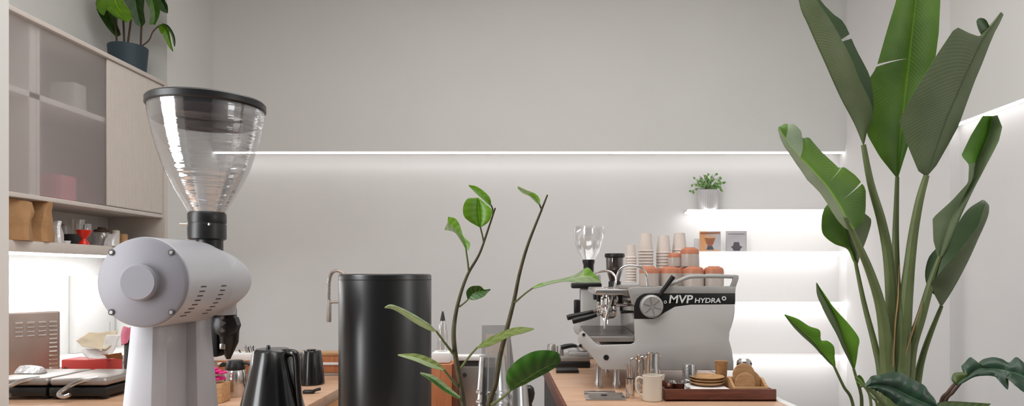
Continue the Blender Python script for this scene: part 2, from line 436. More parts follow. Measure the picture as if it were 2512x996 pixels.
# glass server with a black base
t = thing('coffee_server', 'glass coffee server with dark bottom on the open shelf', 'coffee server', ((180-VX)/F*3.86, 3.86, SZ))
MB().lathe([(.0, .055), (.047, .055), (.052, .09), (.062, .150), (.058, .150), (.049, .09), (.044, .057)], n=32).build('glass', M_glass, t)
MB().lathe([(0, 0), (.045, 0), (.05, .01), (.05, .06), (.046, .066), (0, .066)], n=32).build('base', M_charcoal, t)
MB().tube([(-.045, 0, .03), (-.075, 0, .05), (-.08, 0, .10), (-.056, 0, .125)], .006, samples=14).build('handle', M_black, t)
t = thing('drinking_glass', 'red drink in a footed glass on the open shelf', 'glass', ((206-VX)/F*3.72, 3.72, SZ))
MB().lathe([(0, 0), (.026, 0), (.024, .012), (.012, .030), (.012, .036), (.03, .058), (.037, .082), (0, .082)], n=28).build('drink', M_redglass, t)['label'] = 'red contents'
MB().lathe([(.0375, .080), (.036, .115), (.034, .115), (.0355, .080)], n=28, close=False).build('rim', M_glass, t)
tag(MB().lathe([(0, 0), (.018, 0), (.022, .018), (.02, .018), (.016, .004), (0, .004)], n=20).build('small_dish', M_pot, loc=((162-VX)/F*3.63, 3.63, SZ)), 'tiny white dish in front of the glass server', 'dish')
t = thing('storage_jar', 'clear jar with a brown lid beside the red drink', 'jar', ((250-VX)/F*3.97, 3.97, SZ))
MB().lathe([(0, 0), (.046, 0), (.05, .012), (.05, .075), (.04, .088), (.038, .088), (.047, .074), (.047, .012), (0, .006)], n=28).build('glass', M_plast, t)
MB().lathe([(0, .088), (.043, .088), (.04, .098), (.022, .104), (.02, .114), (0, .116)], n=24).build('lid', M_brown, t)
bag('foil_bag', 'small crumpled clear bag in front of the brown lidded jar', 270, 3.90, 0, .06, .04, M_foil, seed=11, hgt=.07)
tag(MB().lathe([(0, 0), (.02, 0), (.021, .10), (.016, .104), (0, .104)], n=20).build('spice_tin', M_cream, loc=((284-VX)/F*4.08, 4.08, SZ)), 'slim cream tin right of the brown lidded jar', 'tin')
tag(MB().lathe([(0, 0), (.026, 0), (.026, .08), (.02, .086), (0, .086)], n=20).build('spice_tin', M_lightwood, loc=((302-VX)/F*4.16, 4.16, SZ)), 'small brown tin nearest the dark bowl on the open shelf', 'tin')
tag(MB().lathe([(0, 0), (.04, 0), (.072, .05), (.069, .05), (.037, .006), (0, .006)], n=28).build('bowl', M_black, loc=((345-VX)/F*4.29, 4.29, SZ)), 'dark bowl at the right end of the open shelf', 'bowl')

# ------------------------------------------------------------------ left counter, front bar, right counter
t = thing('left_counter', 'wooden counter running back beside the tall black cylinder', 'counter', (-.886, 2.42, 0))
MB().box(-1.63, 0, 0, .83, CT-.04, CT, .003).build('worktop', M_count, t)
MB().box(-1.62, -.004, .004, .826, 0.001, CT-.04, .002).build('base', M_countside, t)
t = thing('front_bar', 'wooden service bar in front carrying the grinder and black cylinder', 'counter', (-1.74, .95, 0))
MB().box(0, 1.78, 0, 1.40, CT-.04, CT, .003).build('worktop', M_count, t)
MB().box(.02, 1.76, .02, 1.38, 0.001, CT-.04, .002).build('base', M_white, t)
a = math.atan(.0785)
t = thing('right_counter', 'wooden counter under the white espresso machine', 'counter', (.073, 2.30, 0), rotz=a)
MB().box(0, .80, 0, 1.80, CT-.035, CT, .003).build('worktop', M_count, t)
MB().box(.80, .832, 0, 1.80, CT-.02, CT+.002, .002).build('side_edge', M_white, t)['label'] = 'white edging strip'
MB().box(.03, .79, .03, 1.78, 0.001, CT-.035, .002).build('base', M_dark, t)['label'] = 'dark counter front'
MB().box(-.012, 0, 0, 1.80, CT-.06, CT-.002, .002).build('edge_band', M_walnut, t)

# low wooden upstand at the end of the left counter
t = thing('shelf_upstand', 'low wooden ledge with a white rail across the end of the left counter', 'ledge', (-1.64, 3.17, CT))
MB().box(0, .74, 0, .07, .095, .11, .002).build('top_board', M_lightwood, t)
MB().box(0, .74, .006, .064, .062, .095, .002).build('front_board', M_orangewood, t)
MB().box(0, .74, -.002, .066, .05, .062, .002).build('rail', M_white, t)['label'] = 'white rail'
MB().box(0, .74, .008, .064, .012, .05, .002).build('front_board', M_orangewood, t)
MB().box(0, .74, -.004, .066, 0, .012, .002).build('foot_strip', M_brush, t)

# ------------------------------------------------------------------ big grinder
g = thing('coffee_grinder', 'large pale grey coffee grinder with tall clear hopper in the foreground', 'coffee grinder', (-.826, 1.363, CT))
GZ = 1.363-CT
mb = MB().lathe([(.0885, .004), (.0925, .008), (.0925, .197), (.090, .2005), (.0885, .203), (.088, .21), (.0845, .24), (.075, .30), (.062, .35), (.056, .370), (.049, .379), (.03, .383), (0, .384)], (0, 0, GZ), 'Y', 72)
body = mb.build('motor_housing', M_grind, g)
# neck under the nose that carries the outlet
MB().lathe([(.036, -.085), (.038, -.05), (.045, -.02), (.045, 0)], (0, .32, GZ), 'Z', 32).build('outlet_neck', M_grind, body)
mb = MB().lathe([(0, -.004), (.086, -.004), (.0905, -.001), (.0915, .003), (.0905, .0055), (.0, .0055)], (0, 0, GZ), 'Y', 72)
cap = mb.build('end_cap', M_grindcap, g); cap['label'] = 'darker grey round end cap'
MB().lathe([(0, -.018), (.034, -.018), (.0378, -.015), (.0378, -.004)], (0, 0, GZ), 'Y', 56).build('boss', M_grindcap, cap)
for an in (45, 135, 225, 315):
    c = (math.cos(math.radians(an))*.0855, -.004, GZ+math.sin(math.radians(an))*.0855)
    MB().lathe([(0, -.001), (.0065, -.001), (.0065, .002), (0, .002)], c, 'Y', 20).build('screw_recess', M_charcoal, cap)
    MB().lathe([(0, -.0025), (.0035, -.0025), (.0042, -.001), (.0042, .001)], c, 'Y', 14).build('screw', M_steel, cap)
# ventilation slots, two columns on the right flank
for col_y in (.062, .150):
    mb = MB()
    for k in range(8):
        R = Matrix.Rotation(math.radians(6+k*6.2), 3, 'Y')
        mb.box(.0915, .0931, col_y-.012-k*.003, col_y+.010-k*.003, -.0012, .0012, .0, rot=R)
    for v in mb.bm.verts: v.co.z += GZ
    mb.build('vent_slots', M_charcoal, body)
# pedestal: tapered column with bevelled corners
# front flange, recessed web, rear flange, all leaning inwards to the top
def taper(lo, hi):
    # lo, hi: (x0, x1, y0, y1, z)
    mb = MB(); t = bmesh.new(); V = []
    for x0, x1, y0, y1, z in (lo, hi):
        V.append([t.verts.new((x0, y0, z)), t.verts.new((x1, y0, z)), t.verts.new((x1, y1, z)), t.verts.new((x0, y1, z))])
    A, B = V
    for k in range(4): t.faces.new((A[k], A[(k+1) % 4], B[(k+1) % 4], B[k]))
    t.faces.new(A[::-1]); t.faces.new(B)
    bmesh.ops.bevel(t, geom=t.edges[:], offset=.002, segments=2, profile=.5, affect='EDGES')
    mb._merge(t); return mb
taper((-.055, .020, -.012, .052, .001), (-.047, -.002, .040, .090, GZ-.066)).build('front_flange', M_grind, g)
taper((-.040, -.010, .048, .19, .001), (-.036, -.024, .085, .215, GZ-.05)).build('column_web', M_grind, g)
taper((-.055, .020, .180, .300, .001), (-.047, -.002, .208, .268, GZ-.052)).build('rear_flange', M_grind, g)
# black dosing outlet
o = MB()
o.box(-.046, -.010, .325, .365, GZ-.192, GZ-.088, .004)
o.lathe([(0, -.105), (.005, -.105), (.024, -.062), (.026, -.03), (0, -.03)], (.006, .350, GZ-.095), 'Z', 20)
o.box(-.02, .02, .34, .37, GZ-.14, GZ-.07, .004)
out = o.build('outlet', M_black, g); out['label'] = 'black grind outlet with lever'
wh = MB().lathe([(0, -.016), (.024, -.016), (.031, -.012), (.031, .010), (.026, .014), (0, .014)], (.010, .335, GZ-.112), 'Y', 10).build('adjusting_wheel', M_black, g)
MB().box(-.004, .010, .3235, .331, GZ-.172, GZ-.158, .002).build('badge', M_steel, out)
for zz, rr in ((-.092, .0055), (-.106, .007), (-.124, .0065)):
    MB().lathe([(0, -.006), (rr*.8, -.006), (rr, 0), (0, .004)], (.008, .319, GZ+zz), 'Y', 14).build('bolt', M_steel, wh)
MB().box(-.052, -.036, .318, .33, GZ-.112, GZ-.094, .003).build('latch', M_brush, out)
# hopper
HY = .256; hs = .00087
def hz(py): return CAMZ+(VY-py)/F*1.619-CT
prof = [(147, 268), (145, 285), (141, 306), (134, 335), (122, 377), (106, 421), (82, 465), (54, 509), (46, 524)]
outer = [(r*hs, hz(y)) for r, y in prof]
inner = [(r-.003, z) for r, z in outer[::-1]]
MB().lathe(outer+inner, (0, HY, 0), 'Z', 72, close=False).build('hopper', M_hopper, g)['label'] = 'clear flared hopper'
zt = hz(266)
lid = MB().lathe([(.100, zt+.003), (.1285, zt-.004), (.1315, zt), (.1315, zt+.013), (.128, zt+.017), (.05, zt+.0175), (0, zt+.0175), ], (0, HY, 0), 'Z', 72)
lid = lid.build('hopper_lid', M_black, g)
MB().lathe([(.121, zt-.004), (.1225, zt-.006), (.119, zt-.034), (.116, zt-.036), (.116, zt-.004)], (0, HY, 0), 'Z', 72).build('lid_skirt', M_smoke, lid)
MB().lathe([(.100, zt-.005), (.096, zt+.001), (.05, zt+.012), (0, zt+.014)], (0, HY, 0), 'Z', 56, close=False).build('lid_dome', M_charcoal, lid)
MB().lathe([(.099, zt-.007), (.1015, zt-.007), (.1015, zt-.002), (.099, zt-.002)], (0, HY, 0), 'Z', 56).build('lid_ring', M_steel, lid)
col = MB().lathe([(.0, hz(521)), (.040, hz(521)), (.0425, hz(526)), (.0425, hz(546)), (.0415, hz(549)), (.0425, hz(552)), (.0425, hz(586)), (.038, hz(589)), (0, hz(589))], (0, HY, 0), 'Z', 48).build('hopper_collar', M_black, g)
MB().lathe([(.0, hz(587)), (.030, hz(587)), (.030, hz(640)), (0, hz(640))], (0.006, HY, 0), 'Z', 32).build('collar_throat', M_black, col)
MB().lathe([(0, -.003), (.003, -.002), (.003, .003), (0, .004)], (.024, HY-.036, hz(553)), 'Y', 10).build('set_screw', M_steel, col)
MB().tube([(-.041, HY-.01, hz(550)), (-.060, HY-.01, hz(550))], .0025, 8).build('slide_tab', M_steel, col)

# ------------------------------------------------------------------ tall black cylinder
t = thing('black_canister', 'tall matte black cylinder standing on the front bar', 'canister', (-.4285, 1.75, CT))
MB().lathe([(0, 0), (.114, 0), (.1174, .004), (.1174, .474), (.1165, .4775), (.112, .4800), (0, .4800)], n=96).build('body', M_blackm, t)
MB().lathe([(.1178, .464), (.1178, .4662), (.1170, .4662), (.1170, .464)], n=96).build('lid_seam', M_black, t)

# ------------------------------------------------------------------ kettles
t = thing('kettle', 'large glossy black tapered kettle between the grinder and the black cylinder', 'kettle', ((668-VX)/F*2.0, 2.0, CT))
MB().lathe([(0, 0), (.108, 0), (.111, .006), (.09, .087), (.070, .17), (.0535, .250), (.050, .254), (.047, .252)], n=64).build('body', M_gloss, t)
MB().lathe([(0, .250), (.047, .250), (.049, .254), (.045, .258), (.0, .259)], n=48).build('lid', M_gloss, t)
MB().tube([(.046, -.01, .245), (.068, -.018, .247), (.079, -.02, .235), (.083, -.022, .17), (.088, -.022, .10), (.096, -.02, .04)], [.0115, .0115, .0105, .0095, .0095, .009], 12, 26).build('handle', M_gloss, t)
MB().lathe([(0, 0), (.007, 0), (.006, .006), (.004, .010), (0, .011)], (-.012, 0, .258), 'Z', 16).build('lid_knob', M_gloss, t)
t = thing('kettle', 'smaller black tapered kettle behind the large one, on the left counter', 'kettle', ((764-VX)/F*2.93, 2.93, CT))
MB().lathe([(0, 0), (.053, 0), (.0555, .004), (.050, .07), (.042, .138), (.038, .147), (0, .149)], n=48).build('body', M_gloss, t)
MB().lathe([(0, .147), (.018, .147), (.018, .152), (0, .153)], n=24).build('lid', M_gloss, t)
MB().tube([(-.04, 0, .13), (-.075, 0, .13), (-.08, 0, .08), (-.06, 0, .03)], .006, 10, 20).build('handle', M_gloss, t)
t = thing('hand_scoop', 'small black scoop lying on the left counter in front of the small kettle', 'scoop', ((762-VX)/F*2.70, 2.70, CT))
MB().box(-.030, .016, -.012, .012, 0.0005, .014, .004).build('bowl', M_black, t)
MB().tube([(.014, 0, .012), (.03, .006, .016), (.036, .01, .016)], .006, 8, 8).build('handle', M_black, t)

# faucet on the far corner of the left counter
t = thing('faucet', 'slim steel spring faucet arching from behind the black cylinder', 'faucet', (-.935, 3.06, CT))
D = 3.06
def Q(px, py, d, o): return P(px, py, d)-Vector(o)
fl = (-.935, 3.06, CT)
b0 = Q(850, 740, D, fl)
MB().lathe([(0, 0), (.024, 0), (.024, .01), (.012, .016), (.011, .20), (0, .20)], (b0.x, 0, 0), 'Z', 20).build('post', M_brush, t)
sp = MB().tube([(b0.x, 0, .19), Q(850, 690, D, fl), Q(842, 672, D, fl), Q(828, 664, D, fl), Q(814, 670, D, fl), Q(808, 690, D, fl), Q(807, 715, D, fl), Q(807, 742, D, fl)], .0062, 10, 40).build('hose', M_brush, t)
mb = MB()
pts = crom([Q(842, 672, D, fl), Q(828, 664, D, fl), Q(814, 670, D, fl), Q(808, 690, D, fl), Q(807, 715, D, fl), Q(807, 740, D, fl)], 26)
for q, nx in zip(pts, pts[1:]):
    mb.tube([q, q+(nx-q)*.5], .0082, 10)
mb.build('spring', M_steel, t)
MB().lathe([(0, 0), (.009, 0), (.011, .01), (.011, .09), (.008, .10), (0, .10)], tuple(Q(807, 790, D, fl)), 'Z', 18).build('spray_head', M_brush, t)
MB().tube([Q(803, 741, D, fl), Q(826, 741, D, fl), (b0.x, 0, b0.z)], .0065, 10).build('bracket', M_brush, t)

# ------------------------------------------------------------------ behind the grinder, left counter
# steel box with louvres
OA = math.radians(50); ORX, ORY = (148-VX)/F*3.12, 3.12
t = thing('steel_oven', 'steel appliance with louvre slots at the far left of the left counter', 'appliance', (ORX, ORY, CT), rotz=OA)
top = CAMZ+(VY-763)/F*3.12-CT
MB().box(-.215, 0, 0, .20, 0.001, top, .008, 3).build('housing', M_copper, t)
def olx(px):
    # distance along the front face from its right edge for a photo column
    k_ = (px-VX)/F
    return (k_*ORY-ORX)/(math.cos(OA)-k_*math.sin(OA))
for c, rows in ((0, 4), (1, 4), (2, 4), (3, 12)):
    px0 = [37, 66, 94, 120][c]
    x0, x1 = olx(px0), olx(px0+20)
    for r_ in range(rows):
        zz = top-.043-r_*.0192
        MB().box(x0, x1, -.004, .002, zz-.010, zz-.001, .002, 1, rot=Matrix.Rotation(-.25, 3, 'X'), piv=(0, 0, zz)).build('louvre', M_chrome, t)
# double contact grill
t = thing('contact_grill', 'silver and black double contact grill with two lever handles', 'grill', ((165-VX)/F*2.66, 2.56, CT))
for s in (-1, 1):
    cx = s*.112-.005
    MB().box(cx-.108, cx+.108, .0, .27, .012, .048, .008).build('lower_plate', M_black, t)
    MB().box(cx-.109, cx+.109, .004, .27, .052, .082, .012, 3).build('upper_plate', M_brush, t)
    h_ = MB().tube([(cx+.06, .03, .078), (cx+.02, -.01, .072), (cx-.025, -.035, .045), (cx-.035, -.045, .028), (cx-.01, -.05, .022), (cx+.012, -.05, .030)], [.010, .009, .008, .008, .008, .007], 10, 26)
    h_.build('handle', M_steel, t)
    MB().lathe([(0, -.006), (.007, -.006), (.007, .004), (0, .004)], (cx+.06, .012, .07), 'Y', 12).build('pivot', M_charcoal, t)
    for k in (-.09, .09):
        MB().lathe([(0, 0.0005), (.012, 0.0005), (.014, .012), (0, .013)], (cx+k, .03, 0), 'Z', 14).build('foot', M_black, t)
bag('plastic_bag', 'crumpled clear plastic lying on top of the silver grill', 75, 2.70, 0, .10, .06, M_foil, seed=21, base=CT+.083, hgt=.024)
# red box
t = thing('gift_box', 'flat red box with a pale label behind the silver grill', 'box', ((206-VX)/F*2.93, 2.95, CT))
x0 = (150-VX)/F*2.95-t.location.x; x1 = (262-VX)/F*2.95-t.location.x
MB().box(x0, x1, 0, .11, 0.001, .104, .004).build('carton', M_red, t)
MB().box(x1-.055, x1-.02, -.0015, .001, .056, .061).build('label_bar', M_text, t)
MB().lathe([(0, -.002), (.010, -.002), (.010, .001), (0, .001)], (x0+.02, 0, .062), 'Y', 16).build('seal', M_brown, t)
MB().box(x1-.0005, x1+.0015, .05, .066, .03, .05, .0).build('tab', M_walnut, t)
# paper heap on the red box
def sheet(name, label, pts_rows, m, cat, seed=0, amp=.008, par=None, th=.0012):
    """crumpled sheet through a coarse grid of 3D points"""
    mb = MB(); nr = 14; nc = 14
    cols = [crom(r, nc) for r in pts_rows]
    grid = [crom([c[j] for c in cols], nr) for j in range(nc)]
    V = [[mb.bm.verts.new(grid[j][i]+noise.noise_vector(grid[j][i]*30+Vector((seed, 0, 0)))*amp) for j in range(nc)] for i in range(nr)]
    for i in range(nr-1):
        for j in range(nc-1): mb.bm.faces.new((V[i][j], V[i][j+1], V[i+1][j+1], V[i+1][j]))
    o = mb.build(name, m, par, smooth=30, solid=th)
    if label: tag(o, label, cat)
    return o
t = thing('paper_wrap', 'torn kraft and white wrapping paper heaped on the red box', 'wrapping paper', P(238, 881, 3.0))
def W(px, py, d): return P(px, py, d)-t.location
sheet('kraft_sheet', None, [[W(184, 836, 2.98), W(215, 852, 2.97), W(262, 858, 2.97)], [W(200, 826, 3.0), W(230, 838, 3.0), W(280, 840, 3.0)], [W(218, 815, 3.03), W(250, 814, 3.03), W(292, 811, 3.03)]], M_kraft2, '', 3, .006, t)
sheet('white_sheet', None, [[W(196, 856, 2.96), W(210, 872, 2.96), W(216, 880, 2.96)], [W(222, 856, 2.98), W(232, 868, 2.98), W(240, 880, 2.97)], [W(262, 862, 3.0), W(264, 870, 2.99), W(268, 880, 2.98)]], M_napkin, '', 5, .006, t)
sheet('kraft_scrap', None, [[W(246, 866, 2.95), W(270, 868, 2.95), W(298, 864, 2.95)], [W(258, 870, 2.97), W(275, 874, 2.97), W(299, 872, 2.97)], [W(262, 878, 2.98), W(280, 880, 2.98), W(300, 880, 2.98)]], M_kraft, '', 9, .005, t)
sheet('paper_edge', None, [[W(262, 822, 3.0), W(278, 822, 3.0), W(296, 822, 3.0)], [W(256, 842, 2.99), W(270, 848, 2.99), W(284, 852, 2.99)], [W(250, 860, 2.98), W(262, 866, 2.98), W(276, 868, 2.98)]], M_napkin, '', 14, .006, t)
# dark upright canister half hidden by the grinder, with a pink cloth
t = thing('dark_flask', 'dark upright flask half hidden behind the grinder pedestal', 'flask', ((330-VX)/F*2.89, 2.89, CT))
MB().lathe([(0, 0), (.036, 0), (.038, .006), (.038, .20), (.030, .215), (.03, .225), (0, .226)], n=32).build('body', M_black, t)
MB().lathe([(0, .226), (.026, .226), (.026, .245), (.022, .25), (0, .25)], n=24).build('cap', M_charcoal, t)
t = thing('pink_cloth', 'pink cloth hanging on the dark flask by the grinder', 'cloth', P(310, 852, 2.885))
def W(px, py, d): return P(px, py, d)-t.location
sheet('fold', None, [[W(302, 800, 2.89), W(296, 822, 2.88), W(297, 848, 2.87)], [W(309, 802, 2.85), W(306, 820, 2.85), W(303, 846, 2.85)], [W(322, 806, 2.85), W(318, 826, 2.85), W(312, 842, 2.85)]], M_pink, '', 2, .003, t, .003)

# white drainer with little utensils, flowers, wood box and carafe
D = 2.98
t = thing('utensil_tray', 'white tray of small utensils along the wall behind the black kettle', 'tray', ((575-VX)/F*D, D, CT))
z0 = CAMZ+(VY-885)/F*D-CT; z1 = CAMZ+(VY-868)/F*D-CT
MB().box(-.13, .075, 0, .10, z0, z1, .004).build('tray', M_white, t)
for sx in (-.12, .065):
    MB().box(sx-.006, sx+.006, .02, .08, 0.001, z0, .001).build('support', M_white, t)
for k, (px, py, r_) in enumerate([(545, 852, .006), (560, 846, .005), (566, 854, .007), (588, 858, .004), (601, 850, .005), (632, 849, .004), (645, 848, .004), (655, 851, .004), (668, 846, .004)]):
    c = P(px, py, D+.05)-t.location
    if c.x > .07: c.x = .07-(k-4)*.01
    MB().tube([(c.x+.006, .05, z1-.001), (c.x, .05, c.z-.008), (c.x-.004+.003*k % .008, .05, c.z)], [.0025, .003, .0035], 8).build('utensil', [M_steel, M_charcoal][k % 2], t)
D = 2.52
t = thing('wooden_planter', 'small wooden box holding magenta flowers right of the grinder', 'flower box', ((535-VX)/F*D, D, CT))
MB().box(-.05, .028, -.03, .04, 0.001, .072, .003).build('box', M_lightwood, t)
for k in range(16):
    aa = k*2.4; rr = .008+.0018*k
    c = Vector((-.014+math.cos(aa)*rr*1.1, math.sin(aa)*rr*.8, .083+.030*random.random()+(.02 if k < 8 else 0)))
    mb = MB()
    for q in range(5):
        an = q*2*PI/5+k
        mb.lathe([(0, -.001), (.008, 0), (.010, .004), (.006, .008), (0, .009)], tuple(c+Vector((math.cos(an)*.008, math.sin(an)*.008, 0))), 'Z', 8)
    mb.build('flower', M_magenta, t)
t = thing('thermal_carafe', 'steel thermal carafe with a black lid beside the magenta flowers', 'carafe', ((577-VX)/F*2.645, 2.645, CT))
MB().lathe([(0, 0), (.040, 0), (.0425, .004), (.041, .09), (.036, .104), (0, .104)], n=36).build('body', M_steel, t)
MB().lathe([(0, .104), (.036, .104), (.037, .112), (.030, .136), (.028, .140), (0, .141)], n=36).build('lid', M_black, t)
MB().prism([(-.026, -.012, .118), (-.026, .012, .118), (-.062, 0, .112), (-.050, 0, .12)], (0, 0, .012)).build('spout', M_black, t)
MB().tube([(.035, 0, .13), (.062, 0, .12), (.064, 0, .06), (.044, 0, .03)], .006, 10, 18).build('handle', M_black, t)

# ------------------------------------------------------------------ things right of the black cylinder, on the front bar
t = thing('wooden_caddy', 'orange wooden box right behind the black cylinder', 'box', ((1082-VX)/F*2.12, 2.12, CT))
MB().box(-.05, .034, 0, .10, 0.001, .195, .004).build('box', M_orangewood, t)
MB().box(.034, .046, .004, .096, 0.001, .195, .003).build('side_board', M_walnut, t)
tag(MB().box(-.032, .026, 0, .07, 0, .034, .005).build('napkin_pack', M_napkin, loc=((1082-VX)/F*2.13, 2.135, CT+.196)), 'white paper pack on the orange wooden box', 'napkin pack')
t = thing('squeeze_bottle', 'clear squeeze bottle with a pointed tip left of the rubber plant stem', 'bottle', ((1086-VX)/F*2.17, 2.17, CT+.231))
MB().lathe([(0, 0), (.016, 0), (.0175, .004), (.0165, .05), (.012, .085), (.008, .098), (0, .098)], n=24).build('body', M_plast, t)
MB().lathe([(0, .098), (.0085, .098), (.006, .112), (.0025, .128), (0, .129)], n=18).build('tip', M_charcoal, t)
t = thing('counter_appliance', 'small grey box appliance with a dark slot behind the rubber plant', 'appliance', ((1140-VX)/F*2.2, 2.2, CT))
x0, x1 = (1120-VX)/F*2.2-t.location.x, (1185-VX)/F*2.2-t.location.x
MB().box(x0, x1, 0, .048, 0.001, .178, .004).build('body', M_brush, t)
MB().box(x0-.004, x1+.004, -.004, .052, .196, .212, .004).build('lid', M_white, t)
MB().box(x0+.004, x1-.004, .004, .044, .178, .196).build('slot', M_charcoal, t)
MB().lathe([(0, -.004), (.006, -.004), (.007, 0), (0, .002)], (0, 0, .15), 'Y', 14).build('knob', M_charcoal, t)
t = thing('menu_stand', 'grey upright frame stand behind the stacked clear cups', 'stand', ((1215-VX)/F*2.3, 2.26, CT))
def W(px, py, d): return P(px, py, d)-t.location
fr = [W(1182, 797, 2.26), W(1243, 797, 2.26), W(1250, 830, 2.26), W(1252, 1030, 2.26), W(1178, 1030, 2.26)]
zb = .001
for v in fr[3:]: v.z = zb
MB().prism(fr, (0, .012, 0), .002).build('panel', M_mgrey, t)
ir = [W(1191, 820, 2.26), W(1238, 820, 2.26), W(1244, 836, 2.26), W(1244, 960, 2.26), W(1188, 960, 2.26)]
MB().prism(ir, (0, -.003, 0)).build('insert', M_greycup, t)
lg = [W(1240, 800, 2.28), W(1250, 812, 2.28), W(1276, 1028, 2.28), W(1262, 1028, 2.28)]
lg[2].z = lg[3].z = zb
MB().prism(lg, (0, .02, 0), .002).build('leg', M_mgrey, t)

def clear_cup_mesh(h=.105, rt=.037, rb=.048):
    # inverted cup: closed base at the top, rim at the bottom
    mb = MB().lathe([(0, h), (rt, h), (rt+.001, h-.002), (rb-.003, .012), (rb, .008), (rb+.002, .004), (rb+.002, 0), (rb-.001, 0), (rb-.004, .012), (rt-.001, h-.003), (0, h-.003)], n=36)
    return mb
def cup_stack(first, x, y, zbase, n, dz, top_desc, group):
    """bottom cup upwards; n cups nested"""
    for i in range(n):
        lab = f'{ORD[n-1-i]} cup from the top, {top_desc}' if i < n-1 else f'topmost cup, {top_desc}'
        if first.get('placed') is None:
            first['placed'] = 1
            first['obj'].location = (x, y, zbase+i*dz); first['obj']['label'] = lab; first['obj']['group'] = group
        else: dup(first['obj'], (x, y, zbase+i*dz), lab, group)
M_cupc = glass('clear_cup', (.93, .93, .93), .22, .15, .62)
cc = tag(clear_cup_mesh().build('plastic_cup', M_cupc), 'x', 'cup')
fc = {'obj': cc}
cup_stack(fc, (1208-VX)/F*1.93, 1.93, CT+.001, 6, .028, 'tall clear plastic stack behind the rubber plant', 'clear plastic cups on the front bar')
cup_stack(fc, (1262-VX)/F*2.07, 2.07, CT+.001, 3, .03, 'low clear plastic stack below the large rubber leaf', 'clear plastic cups on the front bar')
t = thing('tamper', 'black knobbed tamper right of the clear cups below the rubber leaf', 'tamper', ((1298-VX)/F*2.2, 2.2, CT))
MB().lathe([(0, 0), (.029, 0), (.029, .016), (.010, .022), (0, .022)], n=28).build('base', M_steel, t)
MB().lathe([(.009, .022), (.012, .04), (.009, .055), (.016, .072), (.019, .09), (.015, .108), (.006, .116), (0, .117)], n=24).build('knob', M_black, t)

# ------------------------------------------------------------------ espresso machine
ML = Vector((.25, 2.78, CT)); D0 = 2.78; YD = .57
m_ = thing('espresso_machine', 'white two group espresso machine seen from its side on the right counter', 'espresso machine', ML)
def W(px, py, d=D0): return P(px, py, d)-ML
pan = [(1556, 782), (1602, 782), (1615, 777), (1631, 766), (1656, 752), (1695, 747), (1804, 746), (1803, 762), (1801, 779), (1796, 798), (1790, 815), (1789, 835), (1795, 855), (1800, 884), (1800, 909), (1480, 907), (1470, 900), (1466, 893), (1443, 863), (1422, 845), (1418, 834), (1419, 824), (1424, 815), (1432, 813), (1440, 821), (1463, 844), (1471, 847), (1548, 845), (1556, 841), (1558, 834)]
blk = [(1556, 782), (1556, 750), (1562, 734), (1570, 726), (1580, 721), (1591, 720), (1804, 720), (1804, 746), (1695, 747), (1656, 752), (1631, 766), (1615, 777), (1602, 782)]
gry = [(1540, 709), (1556, 704), (1656, 702), (1806, 702), (1804, 720), (1591, 720), (1580, 721), (1570, 726), (1562, 734), (1556, 750), (1550, 745), (1545, 725)]
for k, yy in enumerate((0, YD)):
    off = Vector((0, yy, 0))
    sp_ = MB().prism([W(*p)+off for p in pan], (0, .02, 0), .004).build('side_panel', M_machine, m_)
    MB().prism([W(*p)+off+Vector((0, .001, 0)) for p in blk], (0, .018, 0), .001).build('name_band', M_black, sp_)
    MB().prism([W(*p)+off for p in gry], (0, .02, 0), .003).build('top_band', M_mgrey, sp_)
    # cup rail
    MB().tube([W(1630, 704)+off+Vector((0, .01, 0)), W(1656, 694)+off+Vector((0, .01, 0)), W(1690, 680)+off+Vector((0, .01, 0)), W(1722, 678)+off+Vector((0, .01, 0)), W(1770, 678)+off+Vector((0, .01, 0)), W(1806, 679)+off+Vector((0, .01, 0))], .0085, 10, 30).build('cup_rail', M_mgrey, m_)
    MB().prism([W(1812, 675)+off, W(1813, 683)+off, W(1806, 703)+off, W(1792, 703)+off, W(1798, 690)+off, W(1800, 675)+off], (0, .02, 0), .003).build('rail_bracket', M_mgrey, m_)
kn = MB().lathe([(0, -.030), (.010, -.032), (.040, -.034), (.0455, -.030), (.0475, -.022), (.0475, .0)], tuple(W(1597, 751)), 'Y', 48).build('side_knob', M_mgrey, m_)
kn['label'] = 'round silver knob'
for k in range(6):
    an = k*PI/3+.3
    c = W(1597, 751)
    MB().box(.006, .039, -.0352, -.0335, -.0012, .0012, 0, rot=Matrix.Rotation(an, 3, 'Y')).shift(c).build('knob_line', M_brush, kn)
MB().tube([W(1619, 724)+Vector((0, -.012, 0)), W(1622, 716)+Vector((0, -.015, 0)), W(1650, 678)+Vector((0, -.02, 0))], [.007, .0085, .0105], 12).build('steam_lever', M_black, m_)
bt = MB().lathe([(0, -.004), (.010, -.004), (.0115, -.001), (.0115, .002)], tuple(W(1487, 877)), 'Y', 20).build('side_button', M_black, m_)
MB().lathe([(0, -.004), (.006, -.004), (.0065, .002)], tuple(W(1432, 821)), 'Y', 16).build('bolt', M_black, m_)
MB().lathe([(0, -.004), (.006, -.004), (.0065, .002)], tuple(W(1424, 848)), 'Y', 16).build('bolt', M_black, m_)
